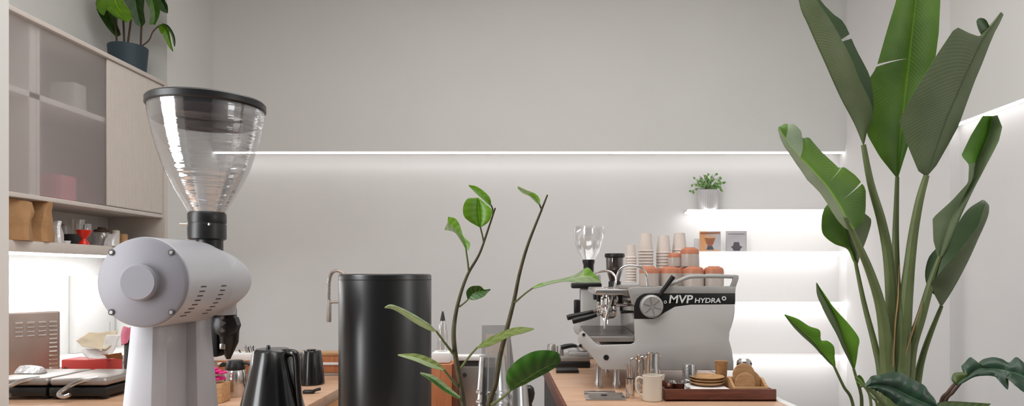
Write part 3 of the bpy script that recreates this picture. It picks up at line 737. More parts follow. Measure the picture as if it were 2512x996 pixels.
# lettering on the black band
def lettering(txt, px0, px1, py0, py1, par):
    c = bpy.data.curves.new('lettering', 'FONT'); c.body = txt; c.extrude = .01; c.offset = .018; c.shear = .12
    to = bpy.data.objects.new('lettering_source', c); COL.objects.link(to)
    dg = bpy.context.evaluated_depsgraph_get()
    me = bpy.data.meshes.new_from_object(to.evaluated_get(dg))
    bpy.data.objects.remove(to)
    xs = [v.co.x for v in me.vertices]; ys = [v.co.y for v in me.vertices]
    a_, b_ = W(px0, py1), W(px1, py0)
    for v in me.vertices:
        fx = (v.co.x-min(xs))/(max(xs)-min(xs)); fy = (v.co.y-min(ys))/(max(ys)-min(ys))
        v.co = Vector((a_.x+fx*(b_.x-a_.x), -.001 - v.co.z*.05, a_.z+fy*(b_.z-a_.z)))
    me.materials.clear(); me.materials.append(M_text)
    o = bpy.data.objects.new('lettering', me); COL.objects.link(o); o.parent = par
    return o
lettering('MVP', 1641, 1700, 724, 744, m_)
lettering('HYDRA', 1704, 1768, 731, 743, m_)
for px, py, r_ in ((1776, 732, .009), (1632, 741, .0065)):
    mb = MB().lathe([(r_*.55, -.0015), (r_, -.0015), (r_, .001), (r_*.55, .001), (r_*.55, -.0015)], tuple(W(px, py)), 'Y', 20, close=False)
    mb.build('emblem', M_text, m_)
# core, splash back, top tray, drip tray
xb = W(1556, 0).x
bx = lambda n, x0, x1, y0, y1, z0, z1, m, b=.003: MB().box(x0, x1, y0, y1, z0, z1, b).build(n, m, m_)
ztop = W(0, 704).z
bx('boiler_case', xb+.03, W(1785, 0).x, .02, YD, .085, ztop-.006, M_brush)
bx('splash_back', xb+.01, xb+.03, .02, YD, W(0, 838).z, ztop-.02, M_steel)
bx('cup_tray', xb-.02, W(1800, 0).x, .012, YD+.005, ztop-.012, ztop-.002, M_brush)
bx('group_cover', xb-.16, xb-.0, .03, YD-.01, ztop-.035, ztop-.010, M_steel, .006)
bx('lower_body', W(1476, 0).x, W(1795, 0).x, .02, YD, W(0, 903).z, W(0, 848).z, M_machine)
zt_ = W(0, 822).z
bx('drip_tray', W(1436, 0).x, xb+.01, .022, YD-.003, zt_-.03, zt_-.008, M_brush)
mb = MB()
for k in range(22):
    yy = .03+k*(YD-.06)/21
    mb.box(W(1438, 0).x, xb+.008, yy-.004, yy+.004, zt_-.008, zt_-.002)
mb.build('drip_grid', M_steel, m_)
for px, yy in ((1470, .05), (1515, .05), (1770, .05), (1515, YD-.04), (1770, YD-.04)):
    MB().lathe([(0, .0005), (.016, .0005), (.016, .02), (.012, .03), (.012, .10), (0, .10)], (W(px, 0).x, yy, 0), 'Z', 18).build('foot', M_steel, m_)
# two group heads with portafilters
for yy in (.17, .40):
    Dg = D0+yy
    gx = P(1493, 0, 2.95).x-ML.x; hs_ = -.018 if yy > .3 else 0
    zg = P(0, 765, 2.95).z-ML.z
    gh = MB().lathe([(0, .0), (.034, .0), (.037, .004), (.037, .022), (.030, .028), (.030, .055), (.024, .062), (.024, .10), (0, .10)], (gx, yy, zg+.004), 'Z', 28).build('group_head', M_chrome, m_)
    MB().tube([(gx, yy, zg+.08), (gx+.06, yy, zg+.085), (xb+.02, yy, zg+.08)], .022, 16).build('group_arm', M_steel, gh)
    MB().lathe([(0, 0), (.008, 0), (.010, .02), (.007, .045), (.0, .047)], (gx-.045, yy-.01, zg+.045), 'Z', 14).build('brew_paddle', M_black, gh)
    MB().tube([(gx-.045, yy-.01, zg+.085), (gx-.02, yy, zg+.09), (gx, yy, zg+.09)], .005, 8).build('paddle_arm', M_steel, gh)
    pf = MB().lathe([(0, -.026), (.022, -.024), (.034, -.014), (.0355, 0), (.0355, .006), (0, .006)], (gx, yy, zg-.004), 'Z', 28).build('portafilter', M_chrome, m_)
    hx0 = gx-.034; 
    MB().tube([(hx0, yy, zg-.008), (hx0-.02, yy, zg-.013)], .008, 10).build('neck', M_chrome, pf)
    MB().tube([(hx0-.018, yy, zg-.012), (hx0-.05+hs_*.4, yy, zg-.022), (hx0-.105+hs_, yy, zg-.036), (hx0-.125+hs_, yy, zg-.042)], [.009, .0115, .0135, .012], 14, 14).build('handle', M_black, pf)['label'] = 'black handle'
    for sgn in (-1, 1):
        MB().tube([(gx, yy, zg-.026), (gx-.004, yy+sgn*.012, zg-.036), (gx-.004, yy+sgn*.014, zg-.052)], .0055, 10).build('spout', M_chrome, pf)
    for q in range(3):
        MB().lathe([(0, 0), (.007, 0), (.009, .012), (.007, .034), (0, .036)], (gx-.03+q*.03, yy-.055, zg+.02+.012*q), 'Z', 14).build('valve', M_chrome, gh)
    MB().lathe([(0, 0), (.012, 0), (.012, .05), (0, .052)], (gx+.045, yy-.04, zg+.03), 'Z', 14).build('solenoid', M_black, gh)
for px, py, d_, rr, mm_ in ((1522, 716, 2.88, .016, M_black), (1536, 742, 2.87, .010, M_chrome), (1518, 748, 2.88, .008, M_chrome), (1530, 765, 2.87, .007, M_black)):
    c_ = P(px, py, d_)-ML
    MB().tube([c_+Vector((-.012, 0, 0)), c_+Vector((.006, 0, 0)), Vector((xb+.012, c_.y, c_.z))], [rr, rr, rr*.6], 16).build('pipe_fitting', mm_, m_)
# steam wands
def PW(*a): return [P(px, py, d)-ML for px, py, d in a]
MB().tube(PW((1463, 673, 2.98), (1470, 668, 2.97), (1484, 665, 2.95), (1498, 667, 2.93), (1508, 676, 2.91), (1511, 688, 2.89), (1506, 712, 2.88), (1499, 738, 2.87), (1490, 765, 2.86), (1485, 787, 2.86), (1484, 806, 2.86)), .0052, 12, 60).build('steam_wand', M_chrome, m_)
MB().tube(PW((1508, 706, 2.90), (1511, 686, 2.90), (1519, 664, 2.90), (1534, 653, 2.90), (1556, 652, 2.90), (1574, 659, 2.90), (1585, 672, 2.90), (1588, 690, 2.90), (1588, 702, 2.90)), .0052, 12, 50).build('water_pipe', M_chrome, m_)
MB().lathe([(0, 0), (.011, 0), (.012, .03), (.008, .04), (0, .04)], tuple(PW((1500, 735, 2.89))[0]), 'Z', 14).build('wand_joint', M_black, m_)

# cups on top of the machine
CTZ = ML.z+ztop-.0015
def inv_cup():
    t = thing('ceramic_cup', 'x', 'cup', (0, 0, 0), 'grey and terracotta cups on the coffee machine')
    MB().lathe([(.040, 0), (.0435, 0), (.0445, .01), (.0440, .058), (.0410, .058), (.0410, .01), (.040, .0)], n=36, close=False).build('wall', M_greycup, t)
    MB().lathe([(.0440, .056), (.0442, .066), (.041, .078), (.033, .084), (.026, .0845), (.025, .088), (.022, .088), (.021, .0845), (0, .0845)], n=36, close=False).build('foot', M_terra, t)['label'] = 'terracotta coloured bottom, turned upwards'
    return t
cup0 = inv_cup()
D = 3.0
cl = [((1592, 3.0, 0), 'upturned terracotta bottomed cup under the arch of the steam pipe'),
      ((1641, 3.02, 0), 'upturned terracotta bottomed cup left of the stacked pair, behind the black lever'),
      ((1702, 3.0, 0), 'upturned terracotta bottomed cup below the raised one, second from the right'),
      ((1751, 3.0, 0), 'upturned terracotta bottomed cup at the right end of the machine top'),
      ((1655, 3.16, 1), 'upturned terracotta bottomed cup half hidden behind the raised one'),
      ((1692, 3.15, 1), 'upturned terracotta bottomed cup standing highest, on another cup'),
      ((1655, 3.16, 0), 'lower upturned cup behind the row, under the half hidden one'),
      ((1692, 3.15, 0), 'lower upturned cup behind the row, under the highest one')]
for i, ((px, d, lv), lab) in enumerate(cl):
    loc = ((px-VX)/F*d, d, CTZ+.0015+lv*.0895)
    if i == 0: cup0.location = loc; cup0['label'] = lab
    else: dup(cup0, loc, lab, scale=(.72, .72, .72) if (lv and px == 1655) else None)
# inverted paper cup stacks
def pcup(h, rt, rb):
    return MB().lathe([(0, h-.004), (rt-.002, h-.004), (rt-.001, h), (rt, h), (rb-.0015, .006), (rb+.0005, .004), (rb+.0015, .0015), (rb, 0), (rb-.0015, .001), (rb-.002, .006), (rt-.002, h-.006), (0, h-.006)], n=36)
pc = tag(pcup(.085, .026, .0365).build('paper_cup', M_paper), 'x', 'cup'); f1 = {'obj': pc}
G = 'upturned paper cups on the coffee machine'
for px, d, n, nm in ((1584, 3.20, 7, 'tallest pale paper stack on the machine'), (1628, 3.24, 7, 'middle pale paper stack on the machine'), (1667, 3.27, 8, 'right pale paper stack on the machine')):
    zt0 = CAMZ+(VY-{1584: 573, 1628: 578, 1667: 572}[px])/F*d
    cup_stack(f1, (px-VX)/F*d, d, zt0-.085-(n-1)*.0145 if n else 0, n, .0145, nm, G)
pc2 = tag(pcup(.06, .0195, .0255).build('paper_cup', M_paper), 'x', 'cup'); f2 = {'obj': pc2}
d = 3.1; zt0 = CAMZ+(VY-601)/F*d
cup_stack(f2, (1548-VX)/F*d, d, zt0-.06-9*.0125, 10, .0125, 'slim leftmost paper stack on the machine', G)

# ------------------------------------------------------------------ two grinders behind the machine
d = 3.85
t = thing('hopper_grinder', 'grinder with a clear glass hopper behind the group heads', 'coffee grinder', ((1444-VX)/F*d, d, CT))
z = lambda py: CAMZ+(VY-py)/F*d-CT
MB().lathe([(.090, z(557)), (.089, z(575)), (.078, z(600)), (.058, z(622)), (.034, z(638)), (.032, z(638)), (.056, z(621)), (.076, z(599)), (.087, z(575)), (.0885, z(557))], n=48, close=False).build('hopper', M_glass, t)
MB().lathe([(0, z(637)), (.035, z(637)), (.036, z(642)), (.03, z(650)), (.03, z(668)), (0, z(668))], n=32).build('collar', M_black, t)
MB().box(-.10, .07, -.07, .08, z(694)-.03, z(694), .006).build('head', M_black, t)
MB().lathe([(.0, z(694)), (.07, z(694)), (.07, z(676)), (.045, z(667)), (0, z(667))], (.0, 0, 0), 'Z', 32).build('head_cover', M_mgrey, t)
MB().box(-.05, .065, -.05, .075, .001, z(694)-.03, .012).build('body', M_mgrey, t)
MB().box(-.085, -.05, -.02, .02, z(770), z(735), .008).build('dosing_spout', M_black, t)
d = 3.66
t = thing('hopper_grinder', 'grinder with a dark smoked hopper and flat black lid beside the paper cups', 'coffee grinder', ((1508-VX)/F*d, d, CT))
MB().lathe([(.048, z(632)), (.046, z(660)), (.028, z(690)), (.026, z(690)), (.044, z(660)), (.046, z(632))], n=40, close=False).build('hopper', M_smoke, t)
MB().lathe([(0, z(690)), (.024, z(690)), (.040, z(664)), (.041, z(656)), (0, z(652))], n=32).build('beans', M_brown, t)
MB().lathe([(0, z(622)), (.053, z(622)), (.055, z(625)), (.055, z(630)), (.049, z(633)), (0, z(633))], n=40).build('lid', M_black, t)
MB().lathe([(0, z(690)), (.034, z(690)), (.034, z(702)), (.055, z(710)), (.055, z(735)), (0, z(735))], n=32).build('collar', M_black, t)
MB().box(-.05, .055, -.06, .06, .001, z(735), .012).build('body', M_mgrey, t)

# knock box and tamping things left of the machine
d = 3.43
t = thing('tamping_station', 'grey and black tamping station on the counter left of the machine', 'tamping station', ((1400-VX)/F*d, d, CT))
MB().box(-.10, .10, 0, .20, .001, .03, .005).build('base', M_black, t)
MB().box(-.085, .10, .01, .19, .03, .058, .004).build('tray', M_brush, t)
MB().box(-.01, .095, .02, .18, .058, .078, .004).build('pad', M_mgrey, t)
tag(MB().lathe([(0, 0), (.022, 0), (.022, .05), (.018, .056), (0, .056)], n=24).build('metal_shaker', M_brush, loc=((1353-VX)/F*3.5, 3.5, CT+.0585)), 'small metal shaker on the tamping station, left one of the pair', 'shaker', 'metal shakers on the tamping station')
tag(MB().lathe([(0, 0), (.018, 0), (.018, .042), (.015, .047), (0, .047)], n=24).build('metal_shaker', M_brush, loc=((1374-VX)/F*3.5, 3.5, CT+.0585)), 'small metal shaker on the tamping station, right one of the pair', 'shaker', 'metal shakers on the tamping station')
t = thing('portafilter', 'loose portafilter with a black handle resting on the tamping station', 'portafilter', ((1430-VX)/F*3.5, 3.50, CT+.079))
MB().lathe([(0, 0), (.024, 0), (.034, .012), (.0355, .03), (0, .03)], n=28).build('basket', M_chrome, t)
MB().tube([(-.033, 0, .024), (-.055, 0, .028), (-.09, -.005, .024), (-.115, -.008, .018)], [.008, .011, .0135, .012], 12, 14).build('handle', M_black, t)
tag(MB().box(-.055, .055, 0, .09, 0.0005, .016, .004).build('coffee_scale', M_black, loc=((1392-VX)/F*3.25, 3.25, CT)), 'flat black coffee scale on the counter in front of the tamping station', 'scale')

# ------------------------------------------------------------------ front of the right counter
# recessed rinser tray
d = 2.62
t = thing('pitcher_rinser', 'small steel rinser tray set in the wooden counter', 'rinser', ((1482-VX)/F*d, d, CT))
MB().box(-.075, .08, -.07, .075, .0005, .005, .002).build('rim', M_steel, t)
MB().box(-.06, .065, -.055, .055, .005, .0065).build('basin', M_brush, t)
MB().box(-.075, .05, .062, .078, .005, .012, .002).build('rail', M_steel, t)
MB().lathe([(0, .006), (.012, .006), (.012, .010), (0, .011)], n=16).build('spray_cross', M_charcoal, t)
# utensils in a steel holder
t = thing('utensil_holder', 'steel holder with spoons beside the cream pitcher', 'utensil holder', ((1546-VX)/F*2.60, 2.60, CT))
MB().lathe([(0, 0), (.016, 0), (.017, .005), (.017, .075), (.0155, .075), (.0155, .006), (0, .006)], n=24).build('holder', M_chrome, t)
for k, (dx, dy, hh) in enumerate(((-.008, .004, .13), (.003, -.004, .15), (.008, .006, .12))):
    MB().tube([(dx*.4, dy*.4, .008), (dx, dy, .075), (dx*1.5, dy*1.3, hh)], [.002, .002, .004], 8).build('spoon', M_steel, t)
# pitchers
def pitcher(lab, px, d, h, rb, rt, m, hand, base=CT):
    t = thing('milk_pitcher', lab, 'pitcher', ((px-VX)/F*d, d, base), 'milk pitchers on the right counter')
    MB().lathe([(0, 0), (rb-.003, 0), (rb, .004), (rb, h*.35), (rt, h*.8), (rt+.001, h-.001), (rt-.001, h), (rt-.003, h*.8), (rb-.003, h*.3), (rb-.003, .006), (0, .006)], n=40).build('body', m, t)
    MB().tube([(-rt+.001, 0, h*.86), (-rt-.014, 0, h*.90), (-rt-.024, 0, h*.8), (-rb-.022, 0, h*.45), (-rb-.010, 0, h*.25), (-rb+.001, 0, h*.2)], .0042, 10, 24).build('handle', m, t)
    MB().prism([(rt-.004, -.012, h-.002), (rt-.004, .012, h-.002), (rt+.012, 0, h+.003)], (-.004, 0, -.022)).build('spout', m, t)
    return t
pitcher('cream milk pitcher at the front edge of the right counter', 1600, 2.55, .098, .0375, .0365, M_cream, 1)
pitcher('tall shiny steel pitcher behind the cream pitcher', 1600, 2.68, .165, .034, .0265, M_chrome, 1)
pitcher('slimmer steel pitcher left of the tall shiny one', 1572, 2.735, .15, .022, .02, M_chrome, 1)
# walnut tray and what stands in it
TY = 2.53
t = thing('walnut_tray', 'dark walnut tray with cups and coasters at the front of the right counter', 'tray', (.432, TY, CT))
LW = .419; TD = .215
MB().box(0, LW, 0, TD, .0008, .008, .001).build('bottom', M_walnut, t)
MB().box(0, LW, 0, .010, .0008, .046, .002).build('front_board', M_walnut, t)
MB().box(0, LW, TD-.010, TD, .0008, .046, .002).build('back_board', M_walnut, t)
MB().box(0, .010, .010, TD-.010, .008, .040, .002).build('side_board', M_walnut, t)
MB().box(LW-.010, LW, .010, TD-.010, .008, .040, .002).build('side_board', M_walnut, t)
TZ = CT+.0085
tag(MB().lathe([(0, 0), (.03, 0), (.040, .012), (.043, .05), (.0455, .054), (.042, .054), (.039, .013), (.028, .004), (0, .004)], n=36).build('steel_bowl', M_chrome, loc=(.492, 2.60, TZ)), 'small steel bowl in the walnut tray beside the cream pitcher', 'bowl')
g0 = tag(clear_cup_mesh(.07, .026, .031).build('tumbler', M_cupc), 'x', 'cup'); f3 = {'obj': g0}
cup_stack(f3, .556, 2.69, TZ, 4, .014, 'clear tumbler stack in the walnut tray', 'clear tumblers in the walnut tray')
for k in range(4):
    o = MB().box(-.072, .075, -.07, .07, 0, .0075, .002).build('napkin', M_napkin, loc=(.60+.002*k, 2.625, TZ+k*.0085), rotz=.05*(k-1.5))
    tag(o, ['lowest white napkin under the wooden plates', 'second white napkin from the bottom of the pile', 'third white napkin from the bottom of the pile', 'uppermost white napkin right below the wooden plates'][k], 'napkin', 'white napkins in the walnut tray')
pl = tag(MB().lathe([(0, 0), (.045, 0), (.062, .008), (.068, .0135), (.066, .0145), (.045, .004), (0, .004)], n=44).build('wooden_plate', M_lightwood), 'x', 'plate', 'wooden plates in the walnut tray')
for k in range(3):
    loc = (.618, 2.655, TZ+.0345+k*.0105); lab = ['lowest wooden plate of the pile in the walnut tray', 'middle wooden plate of the pile in the walnut tray', 'top wooden plate of the pile in the walnut tray'][k]
    if k == 0: pl.location = loc; pl['label'] = lab
    else: dup(pl, loc, lab)
# brown cup, patterned jar
tag(MB().lathe([(0, 0), (.017, 0), (.0185, .004), (.0255, .118), (.027, .12), (.0245, .119), (.017, .006), (0, .006)], n=32).build('tasting_cup', M_lightwood, loc=((1769-VX)/F*2.715, 2.712, TZ)), 'slim brown tasting cup behind the coaster rack, left side', 'cup')
t = thing('patterned_jar', 'small jar with a rounded silver and dark lid behind the coasters', 'jar', ((1825-VX)/F*2.715, 2.712, TZ))
MB().lathe([(0, 0), (.024, 0), (.025, .004), (.025, .095), (0, .096)], n=28).build('body', M_greycup, t)
ld = MB().lathe([(0, .096), (.028, .096), (.0305, .106), (.028, .122), (.018, .131), (0, .133)], n=28).build('lid', M_steel, t)
for an in (3.6, 4.2, 4.9, 5.5):
    MB().lathe([(0, -.003), (.005, -.002), (.005, .002), (0, .003)], (math.cos(an)*.0285, math.sin(an)*.0285, .108+.006*math.sin(an*7)), 'Y', 12).build('dot', M_charcoal, ld)
# coaster rack
t = thing('coaster_rack', 'light wooden rack box holding round coasters, right end of the walnut tray', 'rack', (.695, 2.552, TZ))
MB().box(0, .135, 0, .012, 0, .042, .002).build('front_board', M_lightwood, t)
MB().box(0, .135, .098, .110, 0, .066, .002).build('back_board', M_lightwood, t)
MB().box(0, .135, .012, .098, 0, .006, .001).build('bottom', M_lightwood, t)
MB().prism([(0, .012, .006), (0, .098, .006), (0, .098, .066), (0, .07, .066), (0, .012, .042)], (.010, 0, 0)).build('side_board', M_lightwood, t)
MB().prism([(.125, .012, .006), (.125, .098, .006), (.125, .098, .066), (.125, .07, .066), (.125, .012, .042)], (.010, 0, 0)).build('side_board', M_lightwood, t)
co = tag(MB().lathe([(0, 0), (.042, 0), (.0435, .002), (.042, .004), (0, .004)], axis='Y', n=44).build('coaster', M_lightwood), 'x', 'coaster', 'round coasters in the wooden rack')
for k, (px, py, d, sc, lab) in enumerate(((1813, 919, 2.605, 1.0, 'large round coaster standing tallest in the wooden rack'), (1826, 940, 2.572, .90, 'front round coaster sunk low in the wooden rack'), (1862, 936, 2.615, .95, 'round coaster at the right end of the wooden rack'), (1845, 932, 2.635, .95, 'round coaster furthest back in the wooden rack'))):
    p = P(px, py, d)
    p.x = max(p.x, .695+.011+.0435*sc) if p.z-.0435*sc < TZ+.066 else p.x
    p.x = min(p.x, .695+.124-.0435*sc) if k > 0 else p.x
    p.z = max(p.z, TZ+.0062+.0435*sc)
    if k == 0: co.location = p; co['label'] = lab
    else: dup(co, p, lab, None, None, (sc, 1, sc))

# ------------------------------------------------------------------ back wall shelf things
d = 5.07; z1 = CAMZ+(VY-520)/F*5.0+.0185
t = thing('trailing_plant', 'small trailing green plant in a pale ribbed pot on the top shelf', 'potted plant', ((1737-VX)/F*d, d, z1))
def W(px, py, dd=0): return P(px, py, d+dd)-t.location
mb = MB().lathe([(0, 0), (.068, 0), (.071, .004), (.076, .148), (.073, .15), (.068, .146), (.066, .12), (0, .12)], n=40)
pot = mb.build('pot', M_potgrey, t)
mb = MB()
for k in range(30):
    an = 2*PI*k/30
    mb.tube([(.0715*math.cos(an), .0715*math.sin(an), .01), (.0755*math.cos(an), .0755*math.sin(an), .142)], .0028, 6)
mb.build('ribs', M_potgrey, pot)
MB().lathe([(0, .128), (.066, .128), (0, .131)], n=24, close=False).build('soil', M_soil, t)
rnd = random.Random(3)
ends = [(1694, 470), (1700, 452), (1706, 440), (1716, 432), (1726, 428), (1736, 424), (1748, 428), (1758, 424), (1768, 432), (1778, 448), (1772, 466), (1762, 448), (1728, 446), (1742, 442), (1718, 450), (1750, 456), (1712, 458), (1733, 436), (1768, 458), (1756, 438)]
def simple_leaf(mb, base, tip, wd, nrm=Vector((0, -1, 0))):
    """small pointed leaf with a fold, appended to mb"""
    ax = tip-base; sd = ax.cross(nrm).normalized(); up = sd.cross(ax).normalized()
    uvl = mb.bm.loops.layers.uv.verify(); n = 6
    mid = [base+ax*(i/n)+up*(.15*ax.length*math.sin(PI*i/n)) for i in range(n+1)]
    wv = [wd*math.sin(PI*min(1, (i/n)**.8))+.0006 for i in range(n+1)]
    for sg in (1, -1):
        vs = [(mb.bm.verts.new(mid[i]), mb.bm.verts.new(mid[i]+sd*sg*wv[i]+up*wv[i]*.25)) for i in range(n+1)]
        for i in range(n):
            f = mb.bm.faces.new((vs[i][0], vs[i][1], vs[i+1][1], vs[i+1][0]))
            for l, u in zip(f.loops, ((i/n, 0), (i/n, sg), ((i+1)/n, sg), ((i+1)/n, 0))): l[uvl].uv = u
for k, (ex, ey) in enumerate(ends):
    e = W(ex, ey, rnd.uniform(-.05, .03)); b = Vector((rnd.uniform(-.03, .03), rnd.uniform(-.03, .02), .13))
    midp = (b+e)/2+Vector((0, 0, .03))
    st = MB().tube([b, midp, e], .0016, 6, 12).build('stem', M_stemd, t)
    mb = MB()
    for q in range(3 if k > 2 else 4):
        tt = .45+.2*q
        c = b*(1-tt)**2+midp*2*tt*(1-tt)+e*tt*tt
        dr = Vector((rnd.uniform(-1, 1), rnd.uniform(-.6, .1), rnd.uniform(-.8, .5))).normalized()
        simple_leaf(mb, c, c+dr*rnd.uniform(.02, .034), rnd.uniform(.007, .012))
    mb.build('leaf', L_small, st, solid=.0008)
z2 = CAMZ+(VY-623)/F*5.0+.0185
# picture cards
def card(lab, px0, px1, py0, py1, dd, draw, mbase):
    t = thing('picture_card', lab, 'picture card', ((px0+px1)/2/F*dd-VX/F*dd, dd, z2), 'square picture cards on the second shelf')
    wd = (px1-px0)/F*dd; hh = (py1-py0)/F*dd
    MB().box(-wd/2, wd/2, 0, .012, 0.0008, hh, .002).build('card', mbase, t)
    for q_, (nm, poly, m) in enumerate(draw):
        MB().prism([(-wd/2+x*wd, -.0008-.0005*q_, y*hh) for x, y in poly], (0, .0012+.0005*q_, 0)).build(nm, m, t)
    return t
M_pb = mat('print_brown', (150, 96, 66), .6, var=.2, scale=20); M_pt = mat('print_tan', (204, 164, 132), .6, var=.1)
M_pg = mat('print_grey', (176, 172, 176), .6, var=.08); M_pd = mat('print_dark', (78, 74, 80), .6, var=.1); M_po = mat('print_orange', (206, 150, 104), .6, var=.1)
ell = lambda cx, cy, rx, ry: [(cx+rx*math.cos(k*PI/10), cy+ry*math.sin(k*PI/10)) for k in range(20)]
card('square card picturing a brown coffee dripper, left one of the two', 1716, 1768, 563, 613, 5.06,
     [('print_ground', [(0, 0), (.3, 0), (.34, 1), (0, 1)], M_po), ('print_ground', [(.3, 0), (1, 0), (1, 1), (.34, 1)], M_pg),
      ('print_bar', [(.04, .86), (.96, .88), (.96, .97), (.04, .95)], M_pb),
      ('print_dripper', [(.22, .72), (.76, .72), (.64, .36), (.56, .28), (.40, .28), (.34, .36)], M_pb), ('print_rim', ell(.49, .73, .29, .07), M_pt),
      ('print_server', [(.38, .28), (.60, .28), (.68, .10), (.32, .10)], M_pd), ('print_table', [(.1, .02), (.95, .02), (.95, .10), (.1, .06)], M_pt)], M_pot)
card('square grey card picturing a dark dripper, right one of the two', 1781, 1832, 561, 612, 5.06,
     [('print_ground', [(.04, .03), (.96, .03), (.96, .97), (.04, .97)], M_pg), ('print_title', [(.1, .84), (.88, .84), (.88, .86), (.1, .86)], M_pd),
      ('print_dripper', [(.38, .46), (.62, .46), (.66, .30), (.80, .22), (.72, .18), (.66, .05), (.36, .05), (.30, .18), (.22, .22), (.34, .30)], M_pd)], M_mgrey)
tag(MB().box(-.018, .018, 0, .008, .0008, .10, .001).build('price_tag', M_potgrey, loc=((1709-VX)/F*5.075, 5.075, z2)), 'narrow pale tag beside the brown dripper card', 'tag')

# ------------------------------------------------------------------ leaves traced as 3D surfaces
def loft(name, par, L, Mi, R, dL, dM, dR, mats, vis=(0, 0), n=30, k=5, bulge=(0, 0), tears=((), ()), wave=0.0, th=.0010, seed=0, mf=.5, lin_=False):
    """leaf blade: midrib Mi and edges L, R given as photo points at their own distances; halves are curved sheets.
    mats=[face, back]; vis: 0 -> that half shows its face, 1 -> its back, or a function of t"""
    org = root_loc[0]
    mb = MB(); uvl = mb.bm.loops.layers.uv.new('UVMap')
    mm = crom([(p[0], p[1], 0) for p in Mi], n); sheets = []; flip = [False, False]
    for side, (E, dE) in enumerate(((L, dL), (R, dR))):
        if not E: continue
        ee = (polyl if lin_ else crom)([(p[0], p[1], 0) for p in E], n)
        rows = []; faces = []
        for i in range(n):
            t = i/(n-1)
            dm, de = interp(dM, t), interp(dE, t)
            lim = mf*math.hypot(mm[i].x-ee[i].x, mm[i].y-ee[i].y)/F*dm+.0005
            de = dm+max(-lim, min(lim, de-dm))
            a = P(mm[i].x, mm[i].y, dm); b = P(ee[i].x, ee[i].y, de)
            row = []
            for j in range(k+1):
                s = j/k
                p = a.lerp(b, s)
                p.y += -bulge[side]*4*s*(1-s)*math.sin(PI*min(1, max(0, t)))**.5 + wave*s*math.sin(t*40+seed)
                row.append(p-org)
            rows.append(row)
        # tears: each splits the sheet at a station, the edge drawn back on both sides
        cuts = sorted(int(round(c*(n-1))) for c in tears[side])
        segs = []; st = 0
        for c in cuts: segs.append((st, c)); st = c
        segs.append((st, n-1))
        for (s0, s1) in segs:
            V = []
            for i in range(s0, s1+1):
                row = [Vector(p) for p in rows[i]]
                if i == s0 and s0 != 0:
                    for j in range(k+1): row[j] = row[j].lerp(rows[min(i+1, n-1)][j], .35*(j/k)**2)
                if i == s1 and s1 != n-1:
                    for j in range(k+1): row[j] = row[j].lerp(rows[max(i-1, 0)][j], .1*(j/k))
                V.append([mb.bm.verts.new(p) for p in row])
            fg = []
            for i in range(len(V)-1):
                fr_ = []
                for j in range(k):
                    t0 = (s0+i)/(n-1)
                    f = mb.bm.faces.new((V[i][j], V[i][j+1], V[i+1][j+1], V[i+1][j])); faces.append(f)
                    f.material_index = vis[side](t0) if callable(vis[side]) else vis[side]
                    fr_.append(f)
                fg.append(fr_)
            sheets.append((side, s0, V, fg))
        sm = 0
        for f in faces:
            f.normal_update(); c = f.calc_center_median()+org-Vector((0, 0, CAMZ))
            sm += -f.normal.dot(c)*f.calc_area()
        flip[side] = sm < 0
        if sm < 0:
            for f in faces: f.normal_flip()
    # back skin and rim, so that the blade has its own thickness
    for f in mb.bm.faces: f.normal_update()
    for v in mb.bm.verts: v.normal_update()
    for side, s0, V, fg in sheets:
        sg = 1 if side == 0 else -1
        B = [[mb.bm.verts.new(v.co-v.normal*th) for v in row] for row in V]
        def face(vs, us, mi):
            f = mb.bm.faces.new(vs); f.material_index = mi
            return f
        def uvset(f, V2):
            lut = {}
            for i, row in enumerate(V2):
                for j, v in enumerate(row): lut[v] = ((s0+i)/(n-1), sg*j/k)
            return lut
        lutA = uvset(None, V); lutB = uvset(None, B); lutA.update(lutB)
        new = []
        for i in range(len(V)-1):
            for j in range(k):
                q = [B[i][j], B[i][j+1], B[i+1][j+1], B[i+1][j]]
                if not flip[side]: q.reverse()
                new.append(face(q, None, fg[i][j].material_index+1))
        loop_ = [(i, 0) for i in range(len(V))]+[(len(V)-1, j) for j in range(1, k+1)]+[(i, k) for i in range(len(V)-2, -1, -1)]+[(0, j) for j in range(k-1, 0, -1)]
        for a_, b_ in zip(loop_, loop_[1:]+loop_[:1]):
            q = [V[a_[0]][a_[1]], V[b_[0]][b_[1]], B[b_[0]][b_[1]], B[a_[0]][a_[1]]]
            if flip[side]: q.reverse()
            new.append(face(q, None, 0))
        for f in [x for row in fg for x in row]+new:
            for l in f.loops: l[uvl].uv = lutA[l.vert]
    bmesh.ops.recalc_face_normals(mb.bm, faces=mb.bm.faces[:])
    return mb.build(name, [mats[0], mats[1], mats[0]], par, smooth=50)
root_loc = [Vector((0, 0, 0))]
def stalk(par, pts, rad, m, name='stem', n=10, samples=30):
    return MB().tube([P(*p)-root_loc[0] for p in pts], rad, n, samples).build(name, m, par)

def planter(par, rt, rb, h, m, wall=.008, soil=.03):
    p = MB().lathe([(0, 0), (rb-.004, 0), (rb, .004), (rt, h-.003), (rt-.002, h), (rt-wall, h), (rt-wall-.003, h-soil+.004), (0, h-soil+.004)], n=48).build('pot', m, par)
    MB().lathe([(0, h-soil+.010), (rt-wall-.004, h-soil+.006), (rt-wall-.004, h-soil+.001), (0, h-soil+.001)], n=32).build('soil', M_soil, par)
    return p

# ------------------------------------------------------------------ tall bird of paradise on the right
DB = 1.9
bp_ = thing('bird_of_paradise', 'tall bird of paradise plant with large paddle leaves in front of the right wall', 'potted plant', ((2195-VX)/F*DB, DB, 0))
root_loc[0] = bp_.location.copy()
planter(bp_, .148, .12, .86, M_pot)
UU = [L_up, L_un]
base = (2195, 1040, 1.9)
def st(pts, rad): return stalk(bp_, pts, rad, M_stem, 'petiole')
